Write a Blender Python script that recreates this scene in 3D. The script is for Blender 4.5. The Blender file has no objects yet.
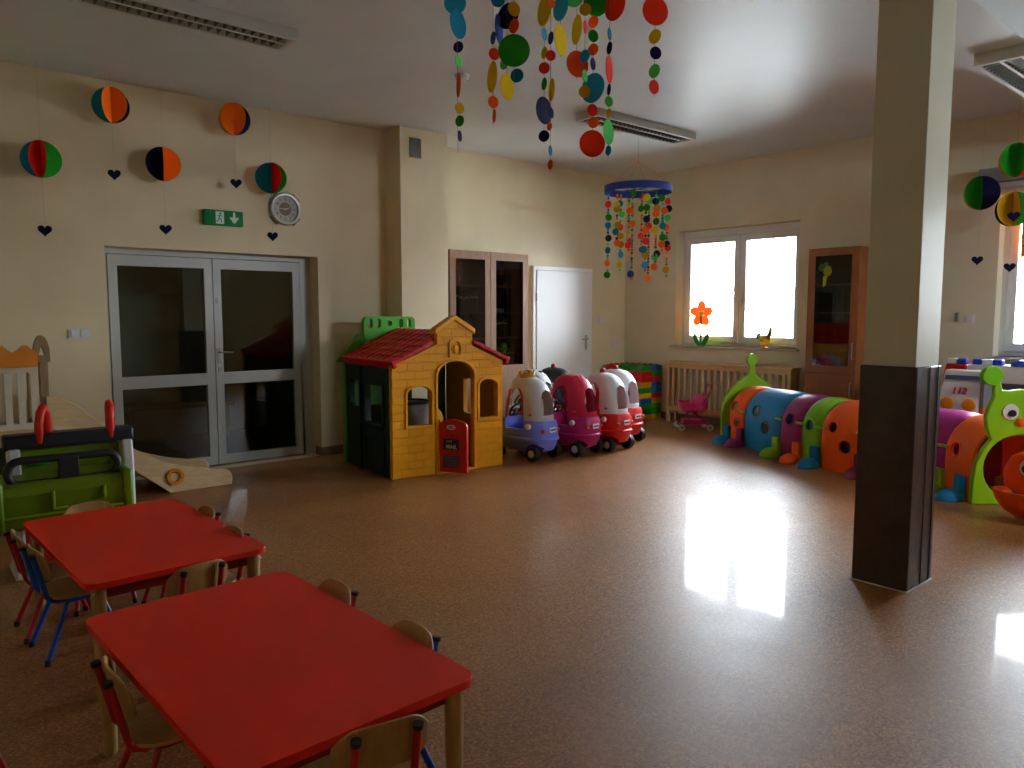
import bpy, bmesh, math, random
from mathutils import Vector, Matrix, geometry
random.seed(7)
S = bpy.context.scene
C = S.collection
PI = math.pi
# ------------------------------------------------------------------ camera model (image taken as 1024x768)
FPX, HC = 759.0, 1.45
YAW = math.radians(48.9); PIT = math.atan(70 / 759)
_cp, _sp = math.cos(PIT), math.sin(PIT)
FW = Vector((math.cos(YAW) * _cp, math.sin(YAW) * _cp, -_sp))
RT = Vector((math.sin(YAW), -math.cos(YAW), 0))
UP = Vector((math.cos(YAW) * _sp, math.sin(YAW) * _sp, _cp))
EYE = Vector((0, 0, HC))
def ray(x, y): return FW + RT * ((x - 512) / FPX) - UP * ((y - 384) / FPX)
def at_depth(x, y, d): return EYE + ray(x, y) * d
HF = Vector((math.cos(YAW), math.sin(YAW), 0))
def z_at(p, x, y):
    r = ray(x, y); return HC + r.z * (p.x * HF.x + p.y * HF.y) / r.dot(HF)
def at_z(x, y, z=0.0):
    r = ray(x, y); return EYE + r * ((z - HC) / r.z)
def at_x(x, y, X):
    r = ray(x, y); return EYE + r * (X / r.x)
def at_y(x, y, Y):
    r = ray(x, y); return EYE + r * (Y / r.y)

# ------------------------------------------------------------------ materials
def lin(h):
    if isinstance(h, str):
        h = h.lstrip('#'); v = [int(h[i:i+2], 16) / 255 for i in (0, 2, 4)]
        return tuple(c / 12.92 if c <= .04045 else ((c + .055) / 1.055) ** 2.4 for c in v)
    return tuple(h)
_m = {}
def M(name, col=None, rough=.5, metal=0, coat=0, spec=.5):
    if name in _m: return _m[name]
    m = bpy.data.materials.new(name); m.use_nodes = True
    b = m.node_tree.nodes['Principled BSDF']
    c = lin(col)
    b.inputs['Base Color'].default_value = (*c, 1)
    b.inputs['Roughness'].default_value = rough
    b.inputs['Metallic'].default_value = metal
    b.inputs['Coat Weight'].default_value = coat
    b.inputs['Coat Roughness'].default_value = .08
    b.inputs['Specular IOR Level'].default_value = spec
    _m[name] = m
    return m
def nodes(m):
    nt = m.node_tree; return nt, nt.nodes, nt.links, nt.nodes['Principled BSDF']
def noisy(name, c1, c2, scale=8, rough=.6, bump=.0, stretch=(1, 1, 1), detail=6, lo=.35, hi=.65, coat=0, bscale=None):
    if name in _m: return _m[name]
    m = M(name, c1, rough, coat=coat); nt, N, L, b = nodes(m)
    tc = N.new('ShaderNodeTexCoord'); mp = N.new('ShaderNodeMapping'); mp.inputs['Scale'].default_value = stretch
    L.new(tc.outputs['Object'], mp.inputs['Vector'])
    nz = N.new('ShaderNodeTexNoise'); nz.inputs['Scale'].default_value = scale; nz.inputs['Detail'].default_value = detail
    L.new(mp.outputs[0], nz.inputs['Vector'])
    cr = N.new('ShaderNodeValToRGB'); cr.color_ramp.elements[0].position = lo; cr.color_ramp.elements[1].position = hi
    cr.color_ramp.elements[0].color = (*lin(c1), 1); cr.color_ramp.elements[1].color = (*lin(c2), 1)
    L.new(nz.outputs['Fac'], cr.inputs[0]); L.new(cr.outputs[0], b.inputs['Base Color'])
    if bump:
        bp = N.new('ShaderNodeBump'); bp.inputs['Strength'].default_value = bump; bp.inputs['Distance'].default_value = .01
        if bscale:
            n2 = N.new('ShaderNodeTexNoise'); n2.inputs['Scale'].default_value = bscale
            L.new(tc.outputs['Object'], n2.inputs['Vector']); L.new(n2.outputs['Fac'], bp.inputs['Height'])
        else: L.new(nz.outputs['Fac'], bp.inputs['Height'])
        L.new(bp.outputs[0], b.inputs['Normal'])
    return m
wall_m = noisy('wall_paint', '#d9c8a2', '#dfcea8', 3, .5, .04, bscale=160)
wallc_m = noisy('wall_paint_warm', '#d9cfb2', '#ded4b8', 3, .85, .08, bscale=160)
ceil_m = noisy('ceiling_paint', '#d3d8d8', '#d8dddd', 2, .42, .02, bscale=120)
white_m = M('white_gloss', '#e6e6e2', .3)
white_m = M('white_door', '#f0f0ee', .4, coat=.3)
pvc_m = M('white_pvc', '#dfe2e4', .3)
def floor_material():
    m = M('cork_vinyl', '#7b4a2c', .34); nt, N, L, b = nodes(m)
    tc = N.new('ShaderNodeTexCoord')
    vo = N.new('ShaderNodeTexVoronoi'); vo.inputs['Scale'].default_value = 125
    L.new(tc.outputs['Object'], vo.inputs['Vector'])
    sp = N.new('ShaderNodeSeparateColor'); L.new(vo.outputs['Color'], sp.inputs[0])
    nz = N.new('ShaderNodeTexNoise'); nz.inputs['Scale'].default_value = 1.2; nz.inputs['Detail'].default_value = 4
    L.new(tc.outputs['Object'], nz.inputs['Vector'])
    cr = N.new('ShaderNodeValToRGB'); e = cr.color_ramp.elements
    e[0].position = 0; e[0].color = (*lin('#7c4a24'), 1); e[1].position = 1; e[1].color = (*lin('#c0864c'), 1)
    x = e.new(.35); x.color = (*lin('#955e30'), 1); x = e.new(.7); x.color = (*lin('#a16c3a'), 1)
    L.new(sp.outputs[0], cr.inputs[0])
    mx = N.new('ShaderNodeMix'); mx.data_type = 'RGBA'; mx.blend_type = 'MULTIPLY'; mx.inputs[0].default_value = .35
    L.new(cr.outputs[0], mx.inputs[6]); L.new(nz.outputs['Fac'], mx.inputs[7]); L.new(mx.outputs[2], b.inputs['Base Color'])
    n2 = N.new('ShaderNodeTexNoise'); n2.inputs['Scale'].default_value = 4; n2.inputs['Detail'].default_value = 3
    L.new(tc.outputs['Object'], n2.inputs['Vector'])
    mr = N.new('ShaderNodeMapRange'); mr.inputs[3].default_value = .36; mr.inputs[4].default_value = .5
    L.new(n2.outputs['Fac'], mr.inputs[0]); L.new(mr.outputs[0], b.inputs['Roughness'])
    b.inputs['Coat Weight'].default_value = .2; b.inputs['Coat Roughness'].default_value = .06; b.inputs['Specular IOR Level'].default_value = .4
    bp = N.new('ShaderNodeBump'); bp.inputs['Strength'].default_value = .03; bp.inputs['Distance'].default_value = .003
    n3 = N.new('ShaderNodeTexNoise'); n3.inputs['Scale'].default_value = 14
    L.new(tc.outputs['Object'], n3.inputs['Vector']); L.new(n3.outputs['Fac'], bp.inputs['Height'])
    L.new(bp.outputs[0], b.inputs['Normal']); L.new(bp.outputs[0], b.inputs['Coat Normal'])
    return m
floor_m = floor_material()
def glass_material(name, tint=(1, 1, 1), rf=1.0):
    m = bpy.data.materials.new(name); m.use_nodes = True; nt = m.node_tree; N = nt.nodes; L = nt.links
    N.clear(); o = N.new('ShaderNodeOutputMaterial')
    t = N.new('ShaderNodeBsdfTransparent'); t.inputs[0].default_value = (*tint, 1)
    g = N.new('ShaderNodeBsdfGlossy'); g.inputs['Roughness'].default_value = .0
    fr = N.new('ShaderNodeFresnel'); fr.inputs[0].default_value = 1.5
    mu = N.new('ShaderNodeMath'); mu.operation = 'MULTIPLY'; mu.inputs[1].default_value = rf
    L.new(fr.outputs[0], mu.inputs[0])
    mx = N.new('ShaderNodeMixShader'); L.new(mu.outputs[0], mx.inputs[0]); L.new(t.outputs[0], mx.inputs[1]); L.new(g.outputs[0], mx.inputs[2])
    L.new(mx.outputs[0], o.inputs[0]); return m
glass_m = glass_material('window_glass', (.97, .98, .97), 1)
dglass_m = glass_material('door_glass', (.8, .86, .82), 1.9)
cglass_m = glass_material('cabinet_glass', (.62, .57, .53), 1.1)
beech_m = noisy('beech_wood', '#c39a62', '#d0aa74', 6, .45, stretch=(1, 1, 8))
birch_m = noisy('birch_plywood', '#c8ab7e', '#d4ba90', 5, .5, stretch=(2, 2, 9))
seat_m = noisy('chair_plywood', '#a8804c', '#b98f5a', 7, .35, stretch=(7, 1, 1))
tleg_m = noisy('table_leg_wood', '#a5824f', '#b4905c', 7, .4, stretch=(6, 6, 1))
cabL_m = noisy('walnut_pale', '#744d2b', '#825832', 5, .6, stretch=(6, 6, .8))
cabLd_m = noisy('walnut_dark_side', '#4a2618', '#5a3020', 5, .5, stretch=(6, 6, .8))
cabR_m = noisy('alder_orange', '#844a20', '#965628', 5, .4, stretch=(6, 6, .8))
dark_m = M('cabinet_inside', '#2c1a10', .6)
red_top = noisy('red_laminate', '#cc2006', '#d02308', 3, .5, .03, bscale=200)
red_top.node_tree.nodes['Principled BSDF'].inputs['Specular IOR Level'].default_value = .2
red_m = M('red_enamel', '#a81410', .3); blue_m = M('blue_enamel', '#0d4fb8', .3); blk_m = M('black_rubber', '#0c0c0e', .55)
steel_m = M('brushed_steel', '#b8b8b4', .3, 1)
def P(name, col, rough=.38): return M('plastic_' + name, col, rough, spec=.32)
pRed = P('red', '#c8160f'); pYel = P('yellow', '#e8a00a'); pLime = P('lime', '#8cc814'); pOrg = P('orange', '#ee5a10')
pBlue = P('blue', '#0f86c4'); pPur = P('purple', '#8c1d62'); pWht = P('white', '#dfe1e4'); pChar = P('charcoal', '#25252a', .45)
pGrn = P('green', '#1f9a28'); pNavy = P('navy', '#101a48'); pMag = P('magenta', '#c01c62'); pLav = P('lavender', '#7c88ea')
pOliv = P('olive_lime', '#637a02', .5); pDkg = P('dark_green', '#0c2a26', .4); pGold = P('gold', '#b98c28', .3); pPink = P('pink', '#e0287c')

# ------------------------------------------------------------------ mesh builder
class MB:
    def __init__(s): s.v = []; s.f = []; s.m = []
    def add(s, vs, fs, mat=0, T=None):
        o = len(s.v)
        for p in vs:
            p = Vector(p); s.v.append(T @ p if T is not None else p)
        for f in fs: s.f.append([i + o for i in f]); s.m.append(mat)
        return s
    def box(s, x0, x1, y0, y1, z0, z1, mat=0, T=None):
        vs = [(x, y, z) for z in (z0, z1) for y in (y0, y1) for x in (x0, x1)]
        return s.add(vs, [(0, 2, 3, 1), (4, 5, 7, 6), (0, 1, 5, 4), (2, 6, 7, 3), (0, 4, 6, 2), (1, 3, 7, 5)], mat, T)
    def tube(s, pts, r, seg=10, mat=0, T=None, caps=True, closed=False):
        pts = [Vector(p) for p in pts]; n = len(pts); rs = r if isinstance(r, (list, tuple)) else [r] * n
        vs = []; fs = []; prev = None
        for i, p in enumerate(pts):
            a = pts[(i - 1) % n] if (i > 0 or closed) else p; b = pts[(i + 1) % n] if (i < n - 1 or closed) else p
            t = (b - a).normalized()
            if prev is None:
                u = t.orthogonal().normalized()
            else:
                u = (prev - t * prev.dot(t)); u = u.normalized() if u.length > 1e-6 else t.orthogonal().normalized()
            prev = u; w = t.cross(u)
            for k in range(seg):
                an = 2 * PI * k / seg; vs.append(p + (u * math.cos(an) + w * math.sin(an)) * rs[i])
        rng = n if closed else n - 1
        for i in range(rng):
            j = (i + 1) % n
            for k in range(seg):
                fs.append((i * seg + k, i * seg + (k + 1) % seg, j * seg + (k + 1) % seg, j * seg + k))
        if caps and not closed:
            fs.append(tuple(range(seg - 1, -1, -1))); fs.append(tuple((n - 1) * seg + k for k in range(seg)))
        return s.add(vs, fs, mat, T)
    def lathe(s, prof, seg=24, mat=0, T=None, sx=1, sy=1):
        vs = []; fs = []; n = len(prof)
        for r, z in prof:
            for k in range(seg):
                a = 2 * PI * k / seg; vs.append((r * math.cos(a) * sx, r * math.sin(a) * sy, z))
        for i in range(n - 1):
            for k in range(seg):
                fs.append((i * seg + k, i * seg + (k + 1) % seg, (i + 1) * seg + (k + 1) % seg, (i + 1) * seg + k))
        if prof[0] == prof[-1]: return s.add(vs, fs, mat, T)
        if prof[0][0] > 1e-6: fs.append(tuple(range(seg - 1, -1, -1)))
        if prof[-1][0] > 1e-6: fs.append(tuple((n - 1) * seg + k for k in range(seg)))
        return s.add(vs, fs, mat, T)
    def prism(s, loops, d, mat=0, T=None):
        """loops: outer + holes of (x,y); extruded along +z by d"""
        if not isinstance(loops[0][0], (list, tuple)): loops = [loops]
        L3 = [[Vector((p[0], p[1], 0)) for p in lp] for lp in loops]
        tris = geometry.tessellate_polygon(L3); flat = [p for lp in L3 for p in lp]; n = len(flat)
        vs = [tuple(p) for p in flat] + [(p.x, p.y, d) for p in flat]; fs = []
        for t in tris:
            fs.append(tuple(t)); fs.append(tuple(i + n for i in reversed(t)))
        o = 0
        for lp in L3:
            k = len(lp)
            for i in range(k): fs.append((o + i, o + (i + 1) % k, n + o + (i + 1) % k, n + o + i))
            o += k
        return s.add(vs, fs, mat, T)
    def rings(s, rs, mat=0, T=None, caps=True):
        n = len(rs[0]); vs = [p for r in rs for p in r]; fs = []
        for i in range(len(rs) - 1):
            for k in range(n): fs.append((i * n + k, i * n + (k + 1) % n, (i + 1) * n + (k + 1) % n, (i + 1) * n + k))
        if caps: fs.append(tuple(range(n - 1, -1, -1))); fs.append(tuple((len(rs) - 1) * n + k for k in range(n)))
        return s.add(vs, fs, mat, T)
    def ball(s, c, r, seg=16, mat=0, sc=(1, 1, 1), T=None, half=False):
        pr = [(math.sin(a) * r, -math.cos(a) * r) for a in [PI * i / (seg // 2) for i in range(seg // 2 + 1)]]
        if half: pr = [(p[0], p[1]) for p in pr if p[1] >= -1e-6]
        TT = Matrix.Translation(c) @ Matrix.Diagonal((*sc, 1)); TT = T @ TT if T is not None else TT
        return s.lathe(pr, seg, mat, TT)
    def mesh(s, name, mats):
        me = bpy.data.meshes.new(name); me.from_pydata([tuple(p) for p in s.v], [], s.f)
        for m in (mats if isinstance(mats, (list, tuple)) else [mats]): me.materials.append(m)
        for p, mi in zip(me.polygons, s.m): p.material_index = mi
        bm = bmesh.new(); bm.from_mesh(me); bmesh.ops.remove_doubles(bm, verts=bm.verts, dist=1e-6)
        bmesh.ops.recalc_face_normals(bm, faces=bm.faces); bm.to_mesh(me); bm.free()
        me.polygons.foreach_set('use_smooth', [True] * len(me.polygons))
        me.set_sharp_from_angle(angle=math.radians(38)); me.update()
        return me
    def build(s, name, mats, parent=None, bevel=0, bseg=2, loc=None, rz=0):
        o = bpy.data.objects.new(name, s.mesh(name, mats)); C.objects.link(o)
        if parent: o.parent = parent
        if loc is not None: o.location = loc; o.rotation_euler.z = rz
        if bevel:
            b = o.modifiers.new('bevel', 'BEVEL'); b.width = bevel; b.segments = bseg; b.limit_method = 'ANGLE'; b.angle_limit = math.radians(40)
            b.harden_normals = False
        return o
def tag(o, label=None, cat=None, group=None, kind=None):
    if label: o['label'] = label
    if cat: o['category'] = cat
    if group: o['group'] = group
    if kind: o['kind'] = kind
    return o
def thing(name, loc, rz, label, cat, group=None):
    o = bpy.data.objects.new(name, None); C.objects.link(o); o.location = loc; o.rotation_euler.z = rz
    o.empty_display_size = .05
    return tag(o, label, cat, group)
def struct(o): o['kind'] = 'structure'; return o
def root_struct(name):
    o = bpy.data.objects.new(name, None); C.objects.link(o); o.empty_display_size = .05; return struct(o)
def copy_tree(o, parent=None):
    c = o.copy(); C.objects.link(c)
    if parent: c.parent = parent
    for ch in list(o.children): copy_tree(ch, c)
    return c
def boolean(o, cutters):
    for i, mb in enumerate(cutters):
        c = mb.build('cutter', o.data.materials[0])
        c.parent = o.parent; c.location = o.location; c.rotation_euler = o.rotation_euler; c.hide_render = True; bpy.context.view_layer.update()
        m = o.modifiers.new('b', 'BOOLEAN'); m.operation = 'DIFFERENCE'; m.solver = 'EXACT'; m.object = c
        bpy.context.view_layer.update()
        me = bpy.data.meshes.new_from_object(o.evaluated_get(bpy.context.evaluated_depsgraph_get()))
        o.modifiers.clear(); old = o.data; o.data = me
        nm = old.name; bpy.data.meshes.remove(old); me.name = nm
        cm = c.data; bpy.data.objects.remove(c); bpy.data.meshes.remove(cm)
    o.data.polygons.foreach_set('use_smooth', [True] * len(o.data.polygons)); o.data.set_sharp_from_angle(angle=math.radians(35))
    return o
def text_mesh(name, body, size, mat, parent=None, T=None, ext=.0008, bold=0, shear=0):
    cu = bpy.data.curves.new(name, 'FONT'); cu.body = body; cu.size = size; cu.extrude = ext; cu.align_x = 'CENTER'; cu.align_y = 'CENTER'; cu.offset = bold; cu.shear = shear
    cu.resolution_u = 3
    t = bpy.data.objects.new(name, cu); C.objects.link(t); bpy.context.view_layer.update()
    me = bpy.data.meshes.new_from_object(t.evaluated_get(bpy.context.evaluated_depsgraph_get()))
    bpy.data.objects.remove(t); bpy.data.curves.remove(cu)
    me.materials.clear(); me.materials.append(mat)
    if T is not None: me.transform(T)
    me.name = name
    o = bpy.data.objects.new(name, me); C.objects.link(o)
    if parent: o.parent = parent
    return o
def text_into(mb, body, size, mat, T, ext=.0008, bold=0, shear=0):
    o = text_mesh('t', body, size, white_m, None, T, ext, bold, shear); me = o.data
    mb.add([v.co.copy() for v in me.vertices], [tuple(p.vertices) for p in me.polygons], mat)
    bpy.data.objects.remove(o); bpy.data.meshes.remove(me)
def rrect(x0, x1, y0, y1, r, n=5):
    out = []
    for cx, cy, a0 in ((x1 - r, y1 - r, 0), (x0 + r, y1 - r, 90), (x0 + r, y0 + r, 180), (x1 - r, y0 + r, 270)):
        for k in range(n + 1):
            a = math.radians(a0 + 90 * k / n); out.append((cx + r * math.cos(a), cy + r * math.sin(a)))
    return out
def arch(x0, x1, z0, z1, rise, n=10):
    """rectangle with arched top"""
    cx = (x0 + x1) / 2; hw = (x1 - x0) / 2
    return [(x0, z0), (x1, z0)] + [(cx + hw * math.cos(PI * k / n), z1 - rise + rise * math.sin(PI * k / n)) for k in range(n + 1)]
def circ(cx, cy, r, n=20, ry=None):
    ry = ry or r; return [(cx + r * math.cos(2 * PI * k / n), cy + ry * math.sin(2 * PI * k / n)) for k in range(n)]
XZ = lambda y0=0: Matrix(((1, 0, 0, 0), (0, 0, -1, y0), (0, 1, 0, 0), (0, 0, 0, 1)))      # (x,y,ext)->(x, y0-ext, y): faces -Y
def YZ(x0=0): return Matrix(((0, 0, -1, x0), (-1, 0, 0, 0), (0, 1, 0, 0), (0, 0, 0, 1)))     # (u,v,ext)->(x0-ext,-u,v): faces -X, u runs to -Y (image right)
def RX(a): return Matrix.Rotation(a, 4, 'X')
def RY(a): return Matrix.Rotation(a, 4, 'Y')
def RZ(a): return Matrix.Rotation(a, 4, 'Z')
def TR(*a): return Matrix.Translation(a)

# ================================================================== ROOM
X1, YA, YB, ZC = 8.55, 7.10, 7.30, 3.38
XL, YF = -1.6, -2.4
struct(MB().box(XL - .2, X1 + .35, YF - .35, 9.6, -.12, 0).build('floor', floor_m))
struct(MB().box(XL - .2, X1 + .35, YF - .35, 9.6, ZC, ZC + .2).build('ceiling', ceil_m))
D1 = (1.66, 3.60, 2.02)
w = MB()
w.prism([[(XL - .2, 0), (4.40, 0), (4.40, ZC), (XL - .2, ZC)], [(D1[0], .0005), (D1[1], .0005), (D1[1], D1[2]), (D1[0], D1[2])]], .30, T=XZ(YA + .30))
w.box(4.40, 5.0, 6.80, YA + .30, 0, ZC)
struct(w.build('wall_back_left', wall_m))
struct(MB().box(5.0, X1 + .35, YB, YB + .2, 0, ZC).build('wall_back_right', wall_m))
W1 = (6.40, 4.62, 1.03, 2.56); W2 = (2.54, .72, 1.03, 2.60); W_ADDED = (8.3, 6.1, 2.45, 3.28)  # last opening is an added, unseen clerestory
w = MB()
holes = [[(-a, z0), (-b, z0), (-b, z1), (-a, z1)] for a, b, z0, z1 in (W1, W2)]
w.prism([[(-YB - .2, 0), (-YF + .2, 0), (-YF + .2, ZC), (-YB - .2, ZC)]] + holes, .35, T=YZ(X1 + .35))
struct(w.build('wall_right', wallc_m))
struct(MB().box(XL - .2, XL, YF - .35, 9.6, 0, ZC).build('wall_left', wall_m))
w = MB().prism([[(XL - .2, 0), (X1 + .35, 0), (X1 + .35, ZC), (XL - .2, ZC)], [(6.1, 2.45), (8.3, 2.45), (8.3, 3.28), (6.1, 3.28)]], .35, T=XZ(YF))  # hole for the clerestory added to let in extra light
struct(w.build('wall_front', wall_m))
hall_m = M('hall_paint', '#6a8a80', .8)
struct(MB().box(XL, 5.2, 9.4, 9.6, 0, ZC).box(5.0, 5.2, 7.5, 9.4, 0, ZC).build('wall_hall', hall_m))
base_m = M('tile_skirting', '#7a6047', .4)
b = MB()
b.box(XL, D1[0], YA - .012, YA, 0, .085).box(D1[1], 4.40, YA - .012, YA, 0, .085).box(D1[1] - .012, D1[1], YA - .012, YA + .12, 0, .085)
b.box(4.388, 4.40, 6.788, YA - .012, 0, .085).box(4.40, 5.0, 6.788, 6.80, 0, .085)
struct(b.build('baseboard_back', base_m))
struct(MB().box(5.0, 6.62, YB - .012, YB, 0, .085).box(7.84, X1, YB - .012, YB, 0, .085).build('baseboard_back_right', base_m))
struct(MB().box(X1 - .012, X1, YF, YB - .012, 0, .085).build('baseboard_right', base_m))
# ceiling beam and pillar
ZB = 3.07
struct(MB().box(XL, X1, 1.52, 1.82, ZB, ZC).build('ceiling_beam', ceil_m))
pil_m = noisy('pillar_paint', '#d6d3bc', '#dcd9c2', 3, .4, .05, bscale=150)
pl = MB().box(4.085, 4.385, 1.555, 1.82, 0, ZB).build('pillar', pil_m, bevel=.004); struct(pl)
pad_m = noisy('brown_leatherette', '#3a2822', '#43302a', 14, .36, .5, bscale=9)
pad = thing('pillar_padding', (4.235, 1.6875, 0), 0, 'dark brown padded leatherette wrap around the foot of the square pillar', 'padding')
def ring_prism(mb, ox, oy, ix, iy, z0, z1, mat=0):
    mb.prism([[(-ox, -oy), (ox, -oy), (ox, oy), (-ox, oy)], [(-ix, -iy), (ix, -iy), (ix, iy), (-ix, iy)]], z1 - z0, mat, TR(0, 0, z0))
m_ = MB(); ring_prism(m_, .162, .146, .1505, .133, .006, 1.18); m_.build('cover', pad_m, pad, bevel=.008)
m_ = MB().box(.11, .117, -.150, -.1465, .01, 1.18).box(.0, .005, -.1495, -.1465, .01, 1.18); m_.build('seam', blk_m, pad)
m_ = MB(); ring_prism(m_, .168, .152, .151, .134, 0, .006); m_.build('edge_strip', pWht, pad)

# ------------------------------------------------------------------ windows
def window(n, W, handle=True, curtain=None):
    ya, yb, z0, z1 = W; r = root_struct('window_%d' % n); xo = X1 + .16
    f = MB(); f.prism([[(-ya, z0), (-yb, z0), (-yb, z1), (-ya, z1)], [(-ya + .05, z0 + .05), (-yb - .05, z0 + .05), (-yb - .05, z1 - .10), (-ya + .05, z1 - .10)]], .08, T=YZ(xo + .08))
    f.build('window_frame', pvc_m, r, bevel=.004)
    mid = (ya + yb) / 2
    for k, (a, b) in enumerate(((ya - .045, mid + .002), (mid - .002, yb + .045))):
        s = MB(); s.prism([[(-a, z0 + .045), (-b, z0 + .045), (-b, z1 - .09), (-a, z1 - .09)], [(-a + .085, z0 + .13), (-b - .085, z0 + .13), (-b - .085, z1 - .175), (-a + .085, z1 - .175)]], .05, T=YZ(xo + .04))
        s.build('sash', pvc_m, r, bevel=.005)
        MB().box(xo + .012, xo + .018, b + .08, a - .08, z0 + .125, z1 - .17).build('window_pane', glass_m, r)
    h = MB().box(xo - .02, xo - .01, mid - .060, mid - .035, 1.66, 1.74).box(xo - .045, xo - .03, mid - .057, mid - .038, 1.58, 1.71).box(xo - .035, xo - .015, mid - .055, mid - .040, 1.69, 1.71)
    h.build('window_handle', white_m, r, bevel=.004)
    MB().box(X1 - .06, xo + .02, yb - .04, ya + .04, z0 - .03, z0).build('window_sill', M('sill_stone', '#b6aba0', .35), r, bevel=.004)
    return r
window(1, W1); window(2, W2); added_win = window(3, (1.1, -1.1, 2.45, 3.28)); added_win.location = (7.2, YF + X1, 0); added_win.rotation_euler.z = -PI / 2  # third is an unseen clerestory, added to brighten the far end
bl = thing('roller_blind', (X1, 0, 0), 0, 'grey roller blind cassette above the large window at the right edge', 'blind')
MB().box(-.11, -.005, .45, 2.72, 2.72, 2.86).build('cassette', M('blind_grey', '#8a8a88', .5), bl, bevel=.008)
MB().box(-.09, -.03, .47, 2.70, 2.66, 2.715).build('bottom_bar', M('blind_bar', '#b4b4b0', .4), bl, bevel=.006)
ob = thing('orange_blind', (X1 + .11, 0, 0), 0, 'short orange fabric blind hanging in the window at the right edge', 'blind')
MB().box(-.008, .008, 1.70, 2.38, 2.0, 2.46).build('fabric', noisy('orange_cloth', '#e8701c', '#ef8030', 20, .8), ob)
MB().tube([(0, 1.70, 2.47), (0, 2.38, 2.47)], .012).build('rod', pWht, ob)

# ------------------------------------------------------------------ double door (door_1)
d1 = root_struct('door_1'); yd = 7.27
alu = M('white_aluminium', '#b9bbb8', .35)
xa, xb = D1[0], 3.52; mid = 2.60; zt = D1[2]
f = MB().prism([[(xa, 0), (xb, 0), (xb, zt), (xa, zt)], [(xa + .045, .001), (xb - .045, .001), (xb - .045, zt - .05), (xa + .045, zt - .05)]], .07, T=XZ(yd + .06))
f.box(xb, D1[1], yd + .0, yd + .06, 0, zt)
f.build('door_frame', alu, d1, bevel=.003)
for k, (a, b) in enumerate(((xa + .05, mid - .003), (mid + .003, xb - .05))):
    lf = MB().prism([[(a, .015), (b, .015), (b, zt - .055), (a, zt - .055)],
                     [(a + .075, .10), (b - .075, .10), (b - .075, .785), (a + .075, .785)],
                     [(a + .075, .895), (b - .075, .895), (b - .075, zt - .15), (a + .075, zt - .15)]], .05, T=XZ(yd + .03))
    leaf = lf.build('door_leaf', alu, d1, bevel=.003)
    MB().box(a + .07, b - .07, yd - .0, yd + .006, .095, .79).box(a + .07, b - .07, yd, yd + .006, .89, zt - .145).build('door_glass', dglass_m, leaf)
    if k == 1:
        hd = MB().box(a + .020, a + .050, yd - .028, yd - .018, .98, 1.13).tube([(a + .035, yd - .03, 1.09), (a + .035, yd - .06, 1.09), (a + .15, yd - .06, 1.085)], .009)
        hd.box(a + .022, a + .048, yd - .028, yd - .018, .90, .95).box(a + .02, a + .04, yd - .028, yd - .018, 1.55, 1.60)
        hd.build('door_handle', M('handle_grey', '#9a9a98', .35, .6), leaf, bevel=.002)
# ------------------------------------------------------------------ white door (door_2)
d2 = root_struct('door_2')
xa, xb, zt = 6.69, 7.80, 2.07
f = MB().prism([[(xa, 0), (xb, 0), (xb, zt), (xa, zt)], [(xa + .05, .001), (xb - .05, .001), (xb - .05, zt - .05), (xa + .05, zt - .05)]], .05, T=XZ(YB))
f.build('door_frame', white_m, d2, bevel=.004)
lf = MB().box(xa + .054, xb - .054, YB - .06, YB - .002, .01, zt - .054).build('door_leaf', white_m, d2, bevel=.003)
h = MB().box(xb - .15, xb - .115, YB - .068, YB - .06, .96, 1.16).tube([(xb - .132, YB - .066, 1.11), (xb - .132, YB - .11, 1.11), (xb - .25, YB - .11, 1.105)], .009)
h.build('door_handle', steel_m, lf)
MB().tube([(xa + .05, YB - .065, 1.62), (xa + .05, YB - .065, 1.72)], .009).tube([(xa + .05, YB - .065, .4), (xa + .05, YB - .065, .5)], .009).build('hinge', steel_m, lf)

# ------------------------------------------------------------------ switches, sensor, vent, sign, clock
def switch(name, T, n, label, cat='switch'):
    r = thing(name, T.to_translation(), 0, label, cat); R = T.to_3x3().to_4x4()
    MB().prism(rrect(-.041 * n, .041 * n, -.041, .041, .006), .009, T=R).build('plate', P('switch', '#cfd0d2', .35), r, bevel=.002)
    for k in range(n):
        cx = (k - (n - 1) / 2) * .072
        MB().box(cx - .028, cx + .028, -.028, .028, .009, .014, T=R).build('rocker', P('rocker', '#d9dadc', .35), r, bevel=.002)
switch('light_switch', TR(1.44, YA, 1.29) @ XZ(0), 2, 'white double light switch on the wall left of the glazed double door')
switch('light_switch', TR(8.04, YB, 1.36) @ XZ(0), 1, 'white single switch beside the white door near the room corner')
switch('wall_socket', TR(8.32, YB, 1.00) @ XZ(0), 1, 'small socket low on the wall between white door and brick stack', 'socket')
switch('light_switch', TR(X1, 2.76, 1.40) @ YZ(0), 1, 'white switch on the window wall just right of the square pillar')
tm = thing('thermostat', (X1, 2.88, 1.42), 0, 'narrow grey thermostat on the wall beside the switch behind the pillar', 'thermostat')
MB().box(-.02, 0, -.015, .015, -.045, .045).build('case', P('grey', '#6d6e70'), tm, bevel=.004)
vg = thing('vent_grille', (4.585, 6.80, 3.18), 0, 'small grey ventilation grille high on the wall pier', 'vent')
gm = M('vent_grey', '#6f6c64', .5)
MB().prism([rrect(-.07, .07, -.10, .10, .004), rrect(-.055, .055, -.085, .085, .003)], .012, T=XZ(0)).build('frame', gm, vg)
sl = MB()
for k in range(9): sl.box(-.056, .056, -.010, -.002, -.08 + k * .0185, -.072 + k * .0185)
sl.box(-.056, .056, -.002, -.0002, -.086, .086, 0); sl.build('louvre', gm, vg)
sd = thing('smoke_detector', (3.87, 5.05, ZC), 0, 'round white smoke detector on the ceiling left of the disc mobile', 'detector')
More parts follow.
